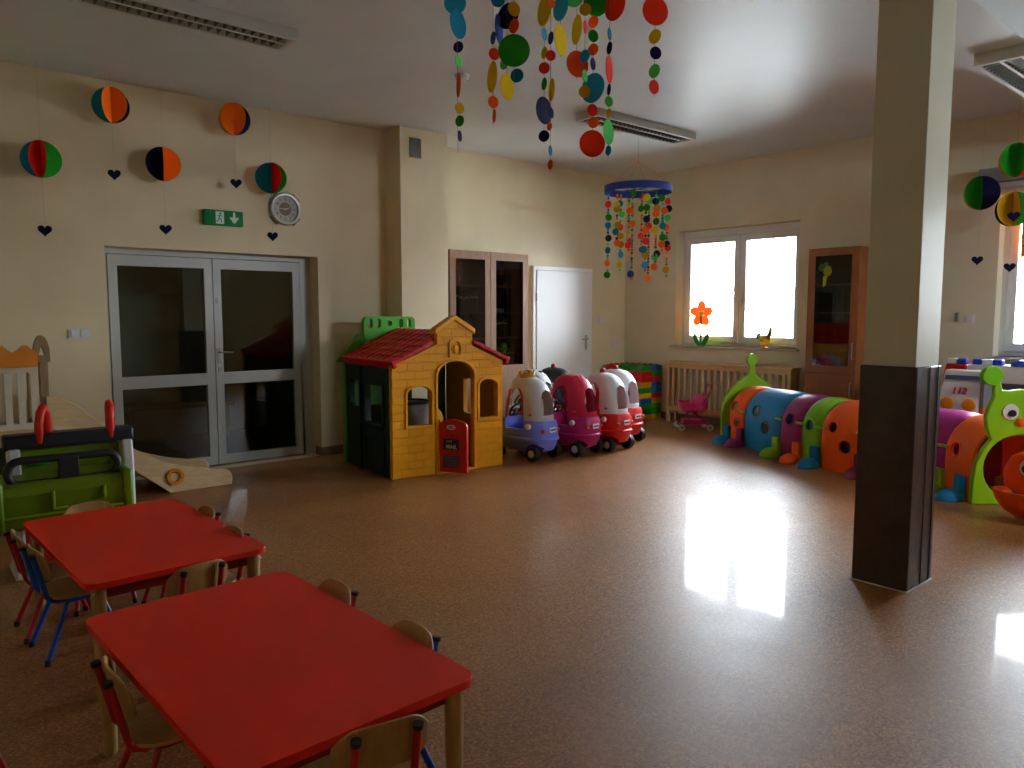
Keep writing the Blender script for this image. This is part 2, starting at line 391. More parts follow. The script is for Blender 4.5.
MB().lathe([(.06, 0), (.06, -.02), (.052, -.03), (.05, -.045), (.02, -.05), (0, -.05)]).build('housing', pWht, sd)
MB().ball((.03, -.03, -.045), .006).build('indicator', P('red_led', '#a02018'), sd)

es = thing('exit_sign', (2.65, YA, 2.325), 0, 'green emergency exit sign with running figure and arrow above the door', 'sign')
MB().box(-.18, .18, -.055, 0, -.068, .068).build('housing', M('sign_green', '#0a7a38', .6, spec=.2), es, bevel=.006)
pg = MB()
T = XZ(-.0555)
sw_ = M('sign_white', '#cfe6d6', .5)
pg.prism([[(-.075, -.055), (.0, -.055), (.0, .055), (-.075, .055)]], .0012, 0, T)
pg.prism([[(.055, .015), (.075, .005), (.085, .02), (.085, .055), (.105, .055), (.105, .02), (.115, .005), (.135, .015), (.135, .0), (.095, -.05), (.055, .0)]], .0012, 0, T)
pg.build('pictogram', sw_, es)
fg = MB(); T2 = XZ(-.0567)
fg.prism(circ(-.032, .038, .009, 12), .001, 0, T2)
for a, b, wd in (((-.034, .026), (-.046, -.006), .009), ((-.046, -.006), (-.022, -.022), .007), ((-.022, -.022), (-.026, -.046), .006), ((-.046, -.006), (-.056, -.030), .007), ((-.056, -.030), (-.073, -.036), .006), ((-.036, .022), (-.012, .010), .005), ((-.036, .022), (-.062, .016), .005)):
    a = Vector(a); b = Vector(b); n = (b - a).normalized(); n = Vector((-n.y, n.x)) * wd / 2
    fg.prism([tuple(a + n), tuple(a - n), tuple(b - n), tuple(b + n)], .001, 0, T2)
fg.build('running_figure', M('sign_green2', '#0a7a3a', .4), es)
MB().ball((-.12, -.056, .048), .006).build('indicator_lamp', M('led_green', '#30e890', .3), es)

ck = thing('wall_clock', (3.262, YA, 2.462), 0, 'round wall clock with light rim and brown centre right of the exit sign', 'clock')
rim = MB().lathe([(.150, 0), (.158, .01), (.158, .03), (.145, .042), (.128, .040), (.126, .02), (.126, 0)], 48, T=RX(PI / 2))
rim.build('rim', M('clock_rim', '#b8b4a6', .3, .3), ck)
bk = MB()
for a in (45, 135, 225, 315):
    a = math.radians(a); bk.prism([(math.cos(a + s * .34) * rr, math.sin(a + s * .34) * rr) for s, rr in ((-1, .150), (-.8, .175), (.8, .175), (1, .150))], .02, 0, XZ(0))
bk.build('bracket', M('clock_dark', '#4a3c2c', .4), ck)
fc = MB().lathe([(.127, .012), (.127, .016), (0, .016)], 48, 0, RX(PI / 2)).lathe([(.063, .0165), (.063, .018), (0, .018)], 32, 1, RX(PI / 2))
for k in range(60):
    a = 2 * PI * k / 60; r0 = .112 if k % 5 == 0 else .118
    fc.box(r0, .124, -.001, .001, .016, .0172, 2, RX(PI / 2) @ RZ(a))
for k in range(1, 13):
    a = PI / 2 - 2 * PI * k / 12
    text_into(fc, str(k), .03, 2, XZ(-.0165) @ TR(.094 * math.cos(a), .094 * math.sin(a), 0), bold=.0008)
fc.build('dial', [M('dial_silver', '#a9a69e', .4), M('dial_brown', '#6e5840', .5), M('ink', '#2a2722', .6)], ck)
hn = MB()
for a, ln, wd in ((177, .10, .004), (20, .045, .006)):
    hn.box(-.02, ln, -wd / 2, wd / 2, .020, .0215, 0, RX(PI / 2) @ RZ(math.radians(a)))
hn.lathe([(.006, .018), (.006, .024), (0, .024)], 12, 0, RX(PI / 2)); hn.build('hands', M('hand_white', '#e0ddd0', .4), ck)

# ------------------------------------------------------------------ ceiling lights
def ceiling_light(x0, L, y0, y1, ztop, label, rot=0):
    W_ = y1 - y0; r = thing('ceiling_light', (x0, y0, ztop), 0, label, 'ceiling light', 'fluorescent louvre lights')
    hm = M('lamp_housing', '#c9cac6', .4)
    h = MB().box(0, L, 0, W_, -.012, 0).box(0, L, 0, .03, -.075, -.012).box(0, L, W_ - .03, W_, -.075, -.012).box(0, .03, .03, W_ - .03, -.075, -.012).box(L - .03, L, .03, W_ - .03, -.075, -.012)
    h.box(.03, L - .03, W_ / 2 - .010, W_ / 2 + .010, -.072, -.012)
    h.build('housing', hm, r, bevel=.002)
    lv = MB(); n = int((L - .06) / .06)
    for k in range(1, n):
        x = .03 + k * (L - .06) / n
        for a, b in ((.03, W_ / 2 - .01), (W_ / 2 + .01, W_ - .03)):
            lv.prism([(x - .002, -.070), (x + .002, -.070), (x + .005, -.035), (x - .005, -.035)], b - a, 0, TR(0, b, 0) @ XZ(0))
    lv.box(.03, L - .03, .03, W_ - .03, -.016, -.012)
    lv.build('louvre', M('louvre_metal', '#8d8d86', .25, .8), r)
    for yy in (W_ * .27, W_ * .73):
        MB().tube([(.05, yy, -.026), (L - .05, yy, -.026)], .010, 10).build('tube', M('fluorescent_glass', '#dcdcd8', .3), r)
ceiling_light(.90, 1.53, 5.00, 5.28, ZC, 'long louvred ceiling light at the top left above the double door')
ceiling_light(5.42, 1.53, 4.98, 5.28, ZC, 'long louvred ceiling light behind the dangling discs')
ceiling_light(5.42, 1.53, 1.53, 1.81, ZB, 'long louvred ceiling light on the beam right of the pillar')

# ------------------------------------------------------------------ bookcases
books_cols = ['#3a1c1c', '#25304a', '#5a4a30', '#4a2530', '#28402c', '#6a6458', '#332a22', '#50382a', '#20303a']
bc = thing('bookcase', (5.10, 6.90, 0), 0, 'tall pale walnut bookcase with two glass doors beside the wall pier', 'bookcase')
Wd, Hh, Dp = 1.18, 2.17, .395
zs = [.60, 1.05, 1.40, 1.75]
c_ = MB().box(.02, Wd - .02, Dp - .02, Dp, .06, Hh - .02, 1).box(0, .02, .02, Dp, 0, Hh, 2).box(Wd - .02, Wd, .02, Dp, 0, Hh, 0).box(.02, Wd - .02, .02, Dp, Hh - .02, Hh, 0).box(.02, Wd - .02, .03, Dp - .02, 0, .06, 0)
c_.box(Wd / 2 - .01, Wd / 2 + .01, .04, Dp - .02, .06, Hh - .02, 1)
c_.build('carcass', [cabL_m, dark_m, cabLd_m], bc)
shelf_z = [.47, .84, 1.17, 1.47, 1.79]
for z in shelf_z:
    for a in (.02, Wd / 2 + .01):
        MB().box(a, a + Wd / 2 - .03, .04, Dp - .02, z - .018, z).build('shelf', cabL_m, bc)
for k, (a, b) in enumerate(((.002, Wd / 2 - .002), (Wd / 2 + .002, Wd - .002))):
    dr = MB().prism([[(a, .06), (b, .06), (b, Hh - .002), (a, Hh - .002)], [(a + .08, .84), (b - .08, .84), (b - .08, Hh - .095), (a + .08, Hh - .095)]], .02, T=XZ(.02)).build('door', cabL_m, bc, bevel=.002)
    MB().box(a + .075, b - .075, .006, .010, .835, Hh - .09).build('glass_pane', cglass_m, dr)
    hx = (b - .03) if k == 0 else (a + .03)
    MB().tube([(hx, 0, .86), (hx, -.025, .87), (hx, -.025, .99), (hx, 0, 1.0)], .006, 8).build('handle', steel_m, dr)
bk0 = None; cnt = 0
ordn = ['lowest glazed', 'second', 'third', 'fourth', 'top']
def book(x, y, z, w_, h_, d_, col, label, group, rz=0, lean=0):
    r = MB().box(0, w_, 0, d_, 0, h_, 0).box(.002, w_ - .002, .004, d_ + .001, .003, h_ - .003, 1)
    r.box(.0, w_, -.0008, 0, h_ * .7, h_ * .78, 1)
    o = r.build('book', [M('book_' + col, col, .6), M('paper', '#cfc6ae', .8)], None, loc=(x, y, z), rz=rz); o.rotation_euler.y = lean
    tag(o, label, 'book', group)
for si, (x0, z, n, side) in enumerate(((.12, 1.47, 12, 'left'), (.12, 1.17, 9, 'left'), (Wd / 2 + .10, 1.17, 8, 'right'))):
    x = x0
    for k in range(n):
        w_ = random.uniform(.022, .038); h_ = random.uniform(.20, .26)
        book(5.10 + x, 6.90 + .12, z, w_, h_, .17, random.choice(books_cols), 'dark book in the upright row on the %s shelf behind the %s bookcase door' % ('upper' if z > 1.4 else 'middle', side), 'books upright on the %s shelf behind the %s door' % ('upper' if z > 1.4 else 'middle', side))
        x += w_ + .003
for k in range(3):
    book(5.10 + Wd / 2 + .06, 6.98, 1.47 + k * .016, .21, .015, .26, '#b4b0a8', 'pale magazine, %s of the flat pile behind the right bookcase door' % ('lowest', 'middle one', 'topmost')[k], 'flat magazines on the shelf')
for k, cc in enumerate(('#2c6a5a', '#3a7a40', '#2a5a78', '#4a8a3a', '#705a3a', '#2f6e66', '#3f5a7a')):
    book(5.10 + Wd / 2 + .09 + k * .05, 6.98, .84, .046, .19, .2, cc, ['teal', 'green', 'blue', 'bright green', 'brown', 'sea green', 'slate blue'][k] + ' folder standing on the lowest glazed shelf of the walnut bookcase', 'folders on the lowest shelf')

rc = thing('cabinet', (8.30, 4.37, 0), -PI / 2, 'tall reddish brown cabinet with one glass door right of the first window', 'cabinet')
Wd, Hh, Dp = .585, 2.185, .245
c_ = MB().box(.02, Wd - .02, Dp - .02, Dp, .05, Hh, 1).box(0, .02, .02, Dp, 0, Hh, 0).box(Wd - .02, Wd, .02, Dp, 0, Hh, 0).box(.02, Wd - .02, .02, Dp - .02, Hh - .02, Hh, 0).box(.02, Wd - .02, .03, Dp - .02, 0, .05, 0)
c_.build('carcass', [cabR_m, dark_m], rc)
for z in (.45, .80, 1.12, 1.47, 1.79): MB().box(.02, Wd - .02, .03, Dp - .02, z - .016, z).build('shelf', noisy('shelf_edge_light', '#a8815a', '#b28c64', 5, .5), rc)
dr = MB().prism([[(.002, .785), (Wd - .002, .785), (Wd - .002, Hh), (.002, Hh)], [(.085, .87), (Wd - .085, .87), (Wd - .085, Hh - .085), (.085, Hh - .085)]], .02, T=XZ(.02)).build('upper_door', cabR_m, rc, bevel=.002)
MB().box(.08, Wd - .08, .006, .010, .865, Hh - .08).build('glass_pane', cglass_m, dr)
MB().tube([(Wd - .035, 0, .95), (Wd - .035, -.028, .96), (Wd - .035, -.028, 1.12), (Wd - .035, 0, 1.13)], .006, 8).build('handle', steel_m, dr)
dr = MB().box(.002, Wd - .002, 0, .02, .055, .780).build('lower_door', cabR_m, rc, bevel=.002)
MB().tube([(Wd - .045, 0, .53), (Wd - .045, -.028, .54), (Wd - .045, -.028, .68), (Wd - .045, 0, .69)], .006, 8).build('handle', steel_m, dr)
# things in the cabinet
def in_cab(u, v, z): return (8.30 + v * .65, 4.37 - u, z)
tb = thing('teddy_bear', in_cab(.36, .19, 1.12), 0, 'brown stuffed bear sitting on the cabinet shelf beside the red box', 'soft toy')
fur = noisy('bear_fur', '#6a4a20', '#7d5a2a', 60, .9, .4)
MB().ball((0, 0, .09), .08, sc=(.8, .9, 1.1)).build('body', fur, tb)
MB().ball((-.01, 0, .21), .06).ball((-.01, .045, .26), .02).ball((-.01, -.045, .26), .02).ball((-.065, 0, .2), .022).build('head', fur, tb)
MB().ball((-.05, .06, .03), .035, sc=(1.6, .9, .8)).ball((-.05, -.06, .03), .035, sc=(1.6, .9, .8)).ball((-.03, .075, .12), .03, sc=(1, .8, 1.5)).ball((-.03, -.075, .12), .03, sc=(1, .8, 1.5)).build('limbs', fur, tb)
o = MB().prism(rrect(-.07, .07, -.07, .07, .01), .15).build('box', M('dark_red_card', '#20140c', .6), None, .004, loc=in_cab(.15, .18, 1.12)); tag(o, 'dark red box on the third shelf of the reddish cabinet', 'box')
o = MB().prism(rrect(-.06, .06, -.06, .06, .01), .22).build('box', M('tan_card', '#8a7040', .6), None, .004, loc=in_cab(.40, .2, .80)); tag(o, 'tan box on the lowest glazed shelf of the reddish cabinet', 'box')
dl = thing('rag_doll', in_cab(.15, .16, .80), 0, 'small doll in blue on the lowest glazed shelf of the reddish cabinet', 'doll')
MB().lathe([(.0, 0), (.06, 0), (.05, .03), (.025, .13), (.0, .14)]).build('dress', M('doll_blue', '#3a5a9a', .8), dl)
MB().ball((0, 0, .17), .04).build('head', M('doll_skin', '#a87850', .7), dl); MB().ball((.006, 0, .18), .043, half=True).build('hair', M('doll_hair', '#8a6a20', .8), dl)
pc = thing('paper_chick', (8.302, 4.14, 1.93), 0, 'yellow and green paper chick stuck inside top left of the cabinet glass', 'decoration')
MB().prism(circ(0, 0, .05, 20, .06), .003, 0, YZ(0)).build('body', M('paper_yellow', '#8f8a1a', .8), pc); MB().prism(circ(-.075, .04, .035, 16, .045), .003, 0, YZ(0)).prism(circ(-.02, .075, .03, 16, .025), .003, 0, YZ(0)).build('wing', M('paper_green', '#3f6a30', .8), pc)
MB().prism([(-.05, -.06), (.0, -.05), (-.02, -.16), (-.05, -.18)], .003, 0, YZ(0)).build('tail', M('paper_yellow2', '#b8a830', .8), pc)

# ------------------------------------------------------------------ radiator and its wooden cover
rd = thing('radiator', (8.44, 0, 0), 0, 'white panel radiator behind the wooden slats under the window', 'radiator')
m_ = MB()
for k in range(44):
    y = 4.75 + k * .034; m_.box(-.012, 0, y, y + .024, .17, .70)
m_.box(0, .05, 4.74, 6.25, .16, .71); m_.build('panel', pWht, rd)
MB().tube([(0.02, 6.25, .2), (0.02, 6.30, .2), (0.02, 6.30, 0)], .01).build('pipe', pWht, rd)
rv = thing('radiator_cover', (8.34, 6.36, 0), -PI / 2, 'slatted beech wood radiator cover below the window', 'radiator cover')
Lc = 1.80
MB().box(-.02, Lc + .02, -.015, .208, .79, .815).build('top_board', beech_m, rv, bevel=.004)
MB().box(0, Lc, 0, .02, .73, .79).build('top_rail', beech_m, rv, bevel=.002); MB().box(0, Lc, 0, .02, .145, .205).build('bottom_rail', beech_m, rv, bevel=.002)
for x in (0, Lc - .04):
    MB().box(x, x + .04, -.003, .04, 0, .79).build('post', beech_m, rv, bevel=.003)
    MB().box(x, x + .04, .165, .205, 0, .79).build('post', beech_m, rv, bevel=.003)
MB().box(.005, .02, .04, .165, .15, .79).build('side_panel', beech_m, rv); MB().box(Lc - .02, Lc - .005, .04, .165, .15, .79).build('side_panel', beech_m, rv)
for k in range(18):
    x = .075 + k * (Lc - .19) / 17; MB().box(x, x + .042, .004, .016, .20, .735).build('slat', beech_m, rv)

# ------------------------------------------------------------------ window sill decorations
fl = thing('wooden_flower', (8.50, 5.94, 1.03), -PI / 2, 'orange five-petalled toy flower standing on the window sill', 'decoration')
gr = M('flower_green', '#1f8a2a', .5)
MB().tube([(0, 0, .0), (0, 0, .40)], .016, 8).build('stem', gr, fl)
lf_ = [(0, 0), (.05, .0), (.10, .05), (.125, .11), (.12, .19), (.07, .14), (.03, .07)]
MB().prism(lf_, .015, T=XZ(.008)).prism([(-x, y) for x, y in lf_], .015, T=XZ(.008)).box(-.04, .04, -.04, .04, 0, .012).build('leaves', gr, fl, bevel=.003)
def translucent(m, w=.55):
    nt, N, L, b = nodes(m); o = N['Material Output']; t = N.new('ShaderNodeBsdfTranslucent'); t.inputs[0].default_value = b.inputs['Base Color'].default_value
    mx = N.new('ShaderNodeMixShader'); mx.inputs[0].default_value = w; L.new(b.outputs[0], mx.inputs[1]); L.new(t.outputs[0], mx.inputs[2]); L.new(mx.outputs[0], o.inputs[0]); return m
po = translucent(M('petal_orange', '#f58a22', .5), .3); translucent(gr, .15)
for k in range(5):
    a = PI / 2 + k * 2 * PI / 5; MB().prism([(.105 + .074 * math.cos(t), .062 * math.sin(t)) for t in [2 * PI * i / 18 for i in range(18)]], .014, T=TR(0, 0, .42) @ XZ(.007) @ RZ(a)).build('petal', po, fl, bevel=.004)
MB().prism(circ(0, 0, .04), .024, T=TR(0, 0, .42) @ XZ(.012)).build('centre', M('petal_yellow', '#e8c81a', .5), fl, bevel=.004)
rs = thing('rooster_figure', (8.50, 5.02, 1.03), -PI / 2, 'small yellow rooster figure with green tail on the window sill', 'figurine')
MB().lathe([(.045, 0), (.045, .012), (.02, .02), (.02, .04), (0, .04)], 16, T=TR(0.01, 0, 0)).build('foot', P('foot_orange', '#d8661a'), rs)
MB().ball((0.01, 0, .10), .075, sc=(1.05, .5, .85)).build('body', translucent(P('rooster_yellow', '#e8c020'), .3), rs)
MB().tube([(.05, 0, .12), (.075, 0, .17), (.085, 0, .215)], [.038, .026, .02], 12).ball((.087, 0, .225), .024).build('head', P('rooster_brown', '#a8702a'), rs)
MB().prism([(.07, .235), (.08, .265), (.088, .25), (.096, .268), (.102, .24), (.115, .225), (.10, .215)], .012, T=XZ(.006)).build('comb', P('comb_red', '#8a3020'), rs)
MB().prism([(-.05, .10), (-.10, .12), (-.115, .18), (-.09, .165), (-.08, .205), (-.06, .17), (-.045, .19), (-.035, .14)], .02, T=XZ(.01)).build('tail', P('tail_green', '#5a9a3a'), rs, bevel=.003)
MB().ball((0.0, -.036, .10), .03, sc=(1, .3, .9)).ball((0.0, .036, .10), .03, sc=(1, .3, .9)).build('wing', P('wing_pale', '#b8c890'), rs)

# ------------------------------------------------------------------ stack of building bricks in the corner
BX, BY, bw, bd, bh = 8.06, 6.56, .215, .215, .0745
cols = {'R': ('red', pRed), 'G': ('green', P('brick_green', '#1f8f20')), 'Y': ('yellow', P('brick_yellow', '#d0980c')), 'B': ('blue', P('brick_blue', '#0e5aa8'))}
#          front-left col (X0) from near to far Y0,Y1,Y2 | X1: Y0,Y1,Y2     bottom row first
rows = ['YGR YBG', 'GYR GRB', 'GYG GBR', 'BRG YGY', 'YGR RYB', 'GRB BGR', 'YRG BRG', 'RRY RGB', 'RRG GRY', 'GGR BRG']
brk = MB().box(0, bw - .002, 0, bd - .002, 0, bh - .001).mesh('brick', pRed)
stud = MB().box(0, bw - .002, 0, bd - .002, 0, bh - .001)
for i in (0, 1):
    for j in (0, 1): stud.lathe([(.03, bh - .001), (.03, bh + .014), (0, bh + .014)], 14, 0, TR(bw * (.25 + .5 * i), bd * (.25 + .5 * j), 0))
lay = ['bottom', 'second', 'third', 'fourth', 'fifth', 'sixth', 'seventh', 'eighth', 'ninth', 'top']
posn = {(0, 0): 'front corner', (0, 1): 'middle left', (0, 2): 'rear left', (1, 0): 'front right', (1, 1): 'middle right', (1, 2): 'rear right'}
bmesh_cache = {}
for r_, row in enumerate(rows):
    a, b = row.split()
    for i, g in ((0, a), (1, b)):
        for j in range(3):
            if r_ < 9 and i == 1 and j > 0: pass
            cn, cm = cols[g[j]]; key = (g[j], r_ == 9)
            if key not in bmesh_cache:
                src = stud if r_ == 9 else MB().box(0, bw - .002, 0, bd - .002, 0, bh - .001)
                bmesh_cache[key] = src.mesh('building_brick', cm)
            o = bpy.data.objects.new('building_brick', bmesh_cache[key]); C.objects.link(o); o.location = (BX + i * bw, BY + j * bd, r_ * bh)
            tag(o, '%s plastic brick, %s of the %s layer of the corner stack' % (cn, posn[(i, j)], lay[r_]), 'toy brick', 'big plastic bricks stacked in the corner')
            bv = o.modifiers.new('bevel', 'BEVEL'); bv.width = .004; bv.segments = 1; bv.limit_method = 'ANGLE'

# ------------------------------------------------------------------ playhouse
ph = thing('playhouse', (3.52, 5.62, 0), math.radians(-5.5), 'plastic playhouse with red roof and yellow brick front beside the toy cars', 'playhouse')
def brick_mat():
    m = M('yellow_brick_plastic', '#e69c08', .42, spec=.25); nt, N, L, b = nodes(m)
    tc = N.new('ShaderNodeTexCoord'); sx = N.new('ShaderNodeSeparateXYZ'); cx = N.new('ShaderNodeCombineXYZ')
    L.new(tc.outputs['Object'], sx.inputs[0]); L.new(sx.outputs[0], cx.inputs[0]); L.new(sx.outputs[2], cx.inputs[1])
    br = N.new('ShaderNodeTexBrick'); br.inputs['Scale'].default_value = 1; br.inputs['Brick Width'].default_value = .15; br.inputs['Row Height'].default_value = .073
    br.inputs['Mortar Size'].default_value = .006; br.inputs['Mortar Smooth'].default_value = .3
    br.inputs['Color1'].default_value = (1, 1, 1, 1); br.inputs['Color2'].default_value = (1, 1, 1, 1); br.inputs['Mortar'].default_value = (0, 0, 0, 1)
    L.new(cx.outputs[0], br.inputs['Vector'])
    bp = N.new('ShaderNodeBump'); bp.inputs['Strength'].default_value = 1; bp.inputs['Distance'].default_value = .03
    L.new(br.outputs['Color'], bp.inputs['Height']); L.new(bp.outputs[0], b.inputs['Normal'])
    return m
ybm = brick_mat()
fw = MB()
outl = [(0, 0), (1.17, 0), (1.17, 1.01), (.83, 1.16), (.83, 1.28), (.637, 1.39), (.455, 1.28), (.455, 1.18), (0, 1.0)]
fw.prism([outl, arch(.45, .84, .02, 1.02, .13), arch(.145, .39, .46, .81, .07), arch(.90, 1.105, .48, .84, .06)], .055, 0, XZ(.055))
fw.build('front_wall', ybm, ph, bevel=.006)
def frame_of(x0, x1, z0, z1, rise, t, d0, d1, mb):
    mb.prism([arch(x0 - t, x1 + t, z0 - t, z1 + t, rise + t * .6), arch(x0, x1, z0, z1, rise)], d1, 0, XZ(d0))
for a in ((.45, .84, .02, 1.02, .13),):
    m_ = MB(); frame_of(*a, .022, .0, .018, m_); m_.build('door_surround', pYel, ph, bevel=.005)
for a in ((.145, .39, .46, .81, .07), (.90, 1.105, .48, .84, .06)):
    m_ = MB(); frame_of(*a, .022, .0, .016, m_); m_.build('window_surround', pYel, ph, bevel=.005)
m_ = MB(); m_.prism([arch(.575, .71, 1.06, 1.23, .05), arch(.595, .69, 1.08, 1.205, .04)], .018, 0, XZ(0)); m_.ball((.6425, -.003, 1.13), .03, sc=(.8, .6, 1.4)); m_.build('niche_relief', pYel, ph, bevel=.004)
cap = [(.425, 1.265), (.637, 1.395), (.85, 1.265), (.85, 1.315), (.637, 1.44), (.425, 1.315)]
MB().prism(cap, .11, 0, XZ(.085)).build('gable_cap', pYel, ph, bevel=.01)
# left side: dark green wall with openings
sw = MB(); sw.prism([[(.03, 0), (.95, 0), (.95, .97), (.03, .97)], rrect(.15, .50, .45, .81, .03), rrect(.66, .86, .58, .83, .03)], .05, 0, Matrix(((0, 0, 1, 0), (1, 0, 0, .03), (0, 1, 0, 0), (0, 0, 0, 1))))
sw.build('side_wall', pDkg, ph, bevel=.006)
m_ = MB(); Ts = Matrix(((0, 0, 1, -.012), (1, 0, 0, .03), (0, 1, 0, 0), (0, 0, 0, 1)))
m_.prism([rrect(.12, .53, .42, .84, .04), rrect(.15, .50, .45, .81, .03)], .012, 0, Ts).prism([rrect(.12, .53, .06, .36, .03), rrect(.15, .50, .09, .33, .02)], .012, 0, Ts).box(-.02, 0, .62, .65, 0, .96)
m_.build('side_moulding', pDkg, ph, bevel=.004)
MB().box(-.025, .05, .975, 1.03, 0, .99).build('rear_corner_post', P('leaf_green', '#4f9a1e'), ph, bevel=.012)
# right side and rear
MB().prism([[(.05, 0), (.95, 0), (.95, .97), (.05, .97)], rrect(.3, .6, .45, .8, .03)], .05, 0, Matrix(((0, 0, 1, 1.12), (1, 0, 0, .03), (0, 1, 0, 0), (0, 0, 0, 1))))  .build('far_side_wall', P('yellow_inner', '#c88a12'), ph, bevel=.006)
rw = MB().prism([[(.05, 0), (1.12, 0), (1.12, .98), (.6125, 1.25), (.05, .98)], arch(.72, .92, .5, .84, .08)], .04, 0, XZ(1.02)).build('rear_wall', P('rear_green', '#3a6a14'), ph, bevel=.004)
# roof
ang = math.atan2(.30, .66)
def roof_half(sgn):
    m = MB(); L_ = .66
    # ribbed slope: profile along slope, extruded over depth
    ny = 6
    y0, y1 = -.045, 1.07
    n = 5
    for a, b in ((0, .115), (.115, .23), (.23, .34), (.34, .45), (.45, .555), (.555, L_)):
        y0 = .058 if a < .2 else -.03
        m.prism([(a, .0), (b, .0), (b, .032), (a, .024)], y1 - y0, 0, TR(.6125, y1, 1.285) @ Matrix.Diagonal((sgn, 1, 1, 1)) @ RY(ang) @ XZ(0))
    y0 = -.03
    for k in range(9):
        yy = .09 + k * (y1 - .15) / 8
        m.box(.02, L_ - .01, yy - .006, yy + .006, .024, .037, 0, TR(.6125, 0, 1.285) @ Matrix.Diagonal((sgn, 1, 1, 1)) @ RY(ang))
    m.box(L_ - .02, L_ + .015, y0, y1, -.035, .035, 0, TR(.6125, 0, 1.285) @ Matrix.Diagonal((sgn, 1, 1, 1)) @ RY(ang))
    return m
for s in (-1, 1): roof_half(s).build('roof_slope', P('roof_red', '#c4141a'), ph, bevel=.006)
m_ = MB(); m_.prism([rrect(.24, .81, 1.18, 1.425, .05), rrect(.29, .335, 1.31, 1.40, .02), rrect(.38, .425, 1.31, 1.40, .02), rrect(.50, .55, 1.33, 1.38, .02), rrect(.63, .675, 1.31, 1.40, .02), rrect(.72, .765, 1.31, 1.40, .02)], .06, 0, XZ(1.13)); m_.build('rear_gable_panel', P('bright_green', '#4fb81e'), ph, bevel=.01)
MB().prism([(.15, .98), (.3, 1.25), (.18, 1.25), (-.06, .98)], .04, 0, XZ(1.12)).build('rear_green_edge', P('leaf_green', '#4f9a1e'), ph, bevel=.01)
# half door, hinged at the left jamb and standing open
hd = bpy.data.objects.new('half_door', None)
do = MB().prism(arch(0, .275, .03, .51, .06), .035, 0, XZ(.0175)); dd = do.build('half_door', pRed, ph, bevel=.01)
dd.location = (.46, -.03, 0); dd.rotation_euler.z = math.radians(-58)
m_ = MB(); Td = XZ(-.0175)
m_.prism(circ(.12, .44, .042, 20, .020), .003, 0, Td).prism(circ(.12, .44, .034, 20, .014), .004, 1, Td)
text_into(m_, 'Little Tikes', .014, 0, XZ(-.022) @ TR(.12, .44, 0))
m_.build('badge', [pWht, P('badge_dark', '#402a50')], dd)
m_ = MB().prism(rrect(.04, .20, .235, .335, .008), .003, 0, Td)
text_into(m_, 'MAIL', .05, 1, XZ(-.021) @ TR(.125, .262, 0), bold=.001)
text_into(m_, 'SLOT', .024, 1, XZ(-.021) @ TR(.105, .312, 0))
m_.build('plaque', [P('plaque_black', '#161318', .5), P('plaque_white', '#c8c4bc', .5)], dd)
m_ = MB().prism(rrect(.04, .20, .075, .185, .008), .003, 0, Td)
for k in range(4): m_.box(.055, .185, -.023, -.0205, .09 + k * .023, .100 + k * .023, 1)
m_.build('vent_plate', [P('plate_grey', '#55424a', .5), P('plate_grey2', '#75606a', .5)], dd)
MB().ball((.14, -.02, .375), .016, sc=(2, .8, .8)).build('knob', P('knob_red', '#8a1410'), dd)
MB().tube([(0, 0, .02), (0, 0, .50)], .016, 10).build('hinge', pYel, dd)
m_ = MB().prism([(.46, .44), (.49, .44), (.52, .50), (.50, .56), (.46, .60)], .05, 0, XZ(.055)); m_.build('latch_bracket', P('latch_yellow', '#d8b03a'), ph, bevel=.005)
# toy basket inside the house, seen through the left window
bs = thing('mesh_basket', (3.98, 6.05, 0), 0, 'dark rimmed pale mesh basket inside the playhouse behind the left window', 'basket')
MB().lathe([(.14, 0), (.17, .02), (.20, .62), (.19, .62), (.16, .02), (0, .01)], 28).build('mesh', noisy('mesh_cloth', '#6d6660', '#8a827a', 90, .8), bs)
MB().tube([(.2 * math.cos(a), .2 * math.sin(a), .62) for a in [2 * PI * k / 24 for k in range(24)]], .012, 8, closed=True).build('rim', pChar, bs)

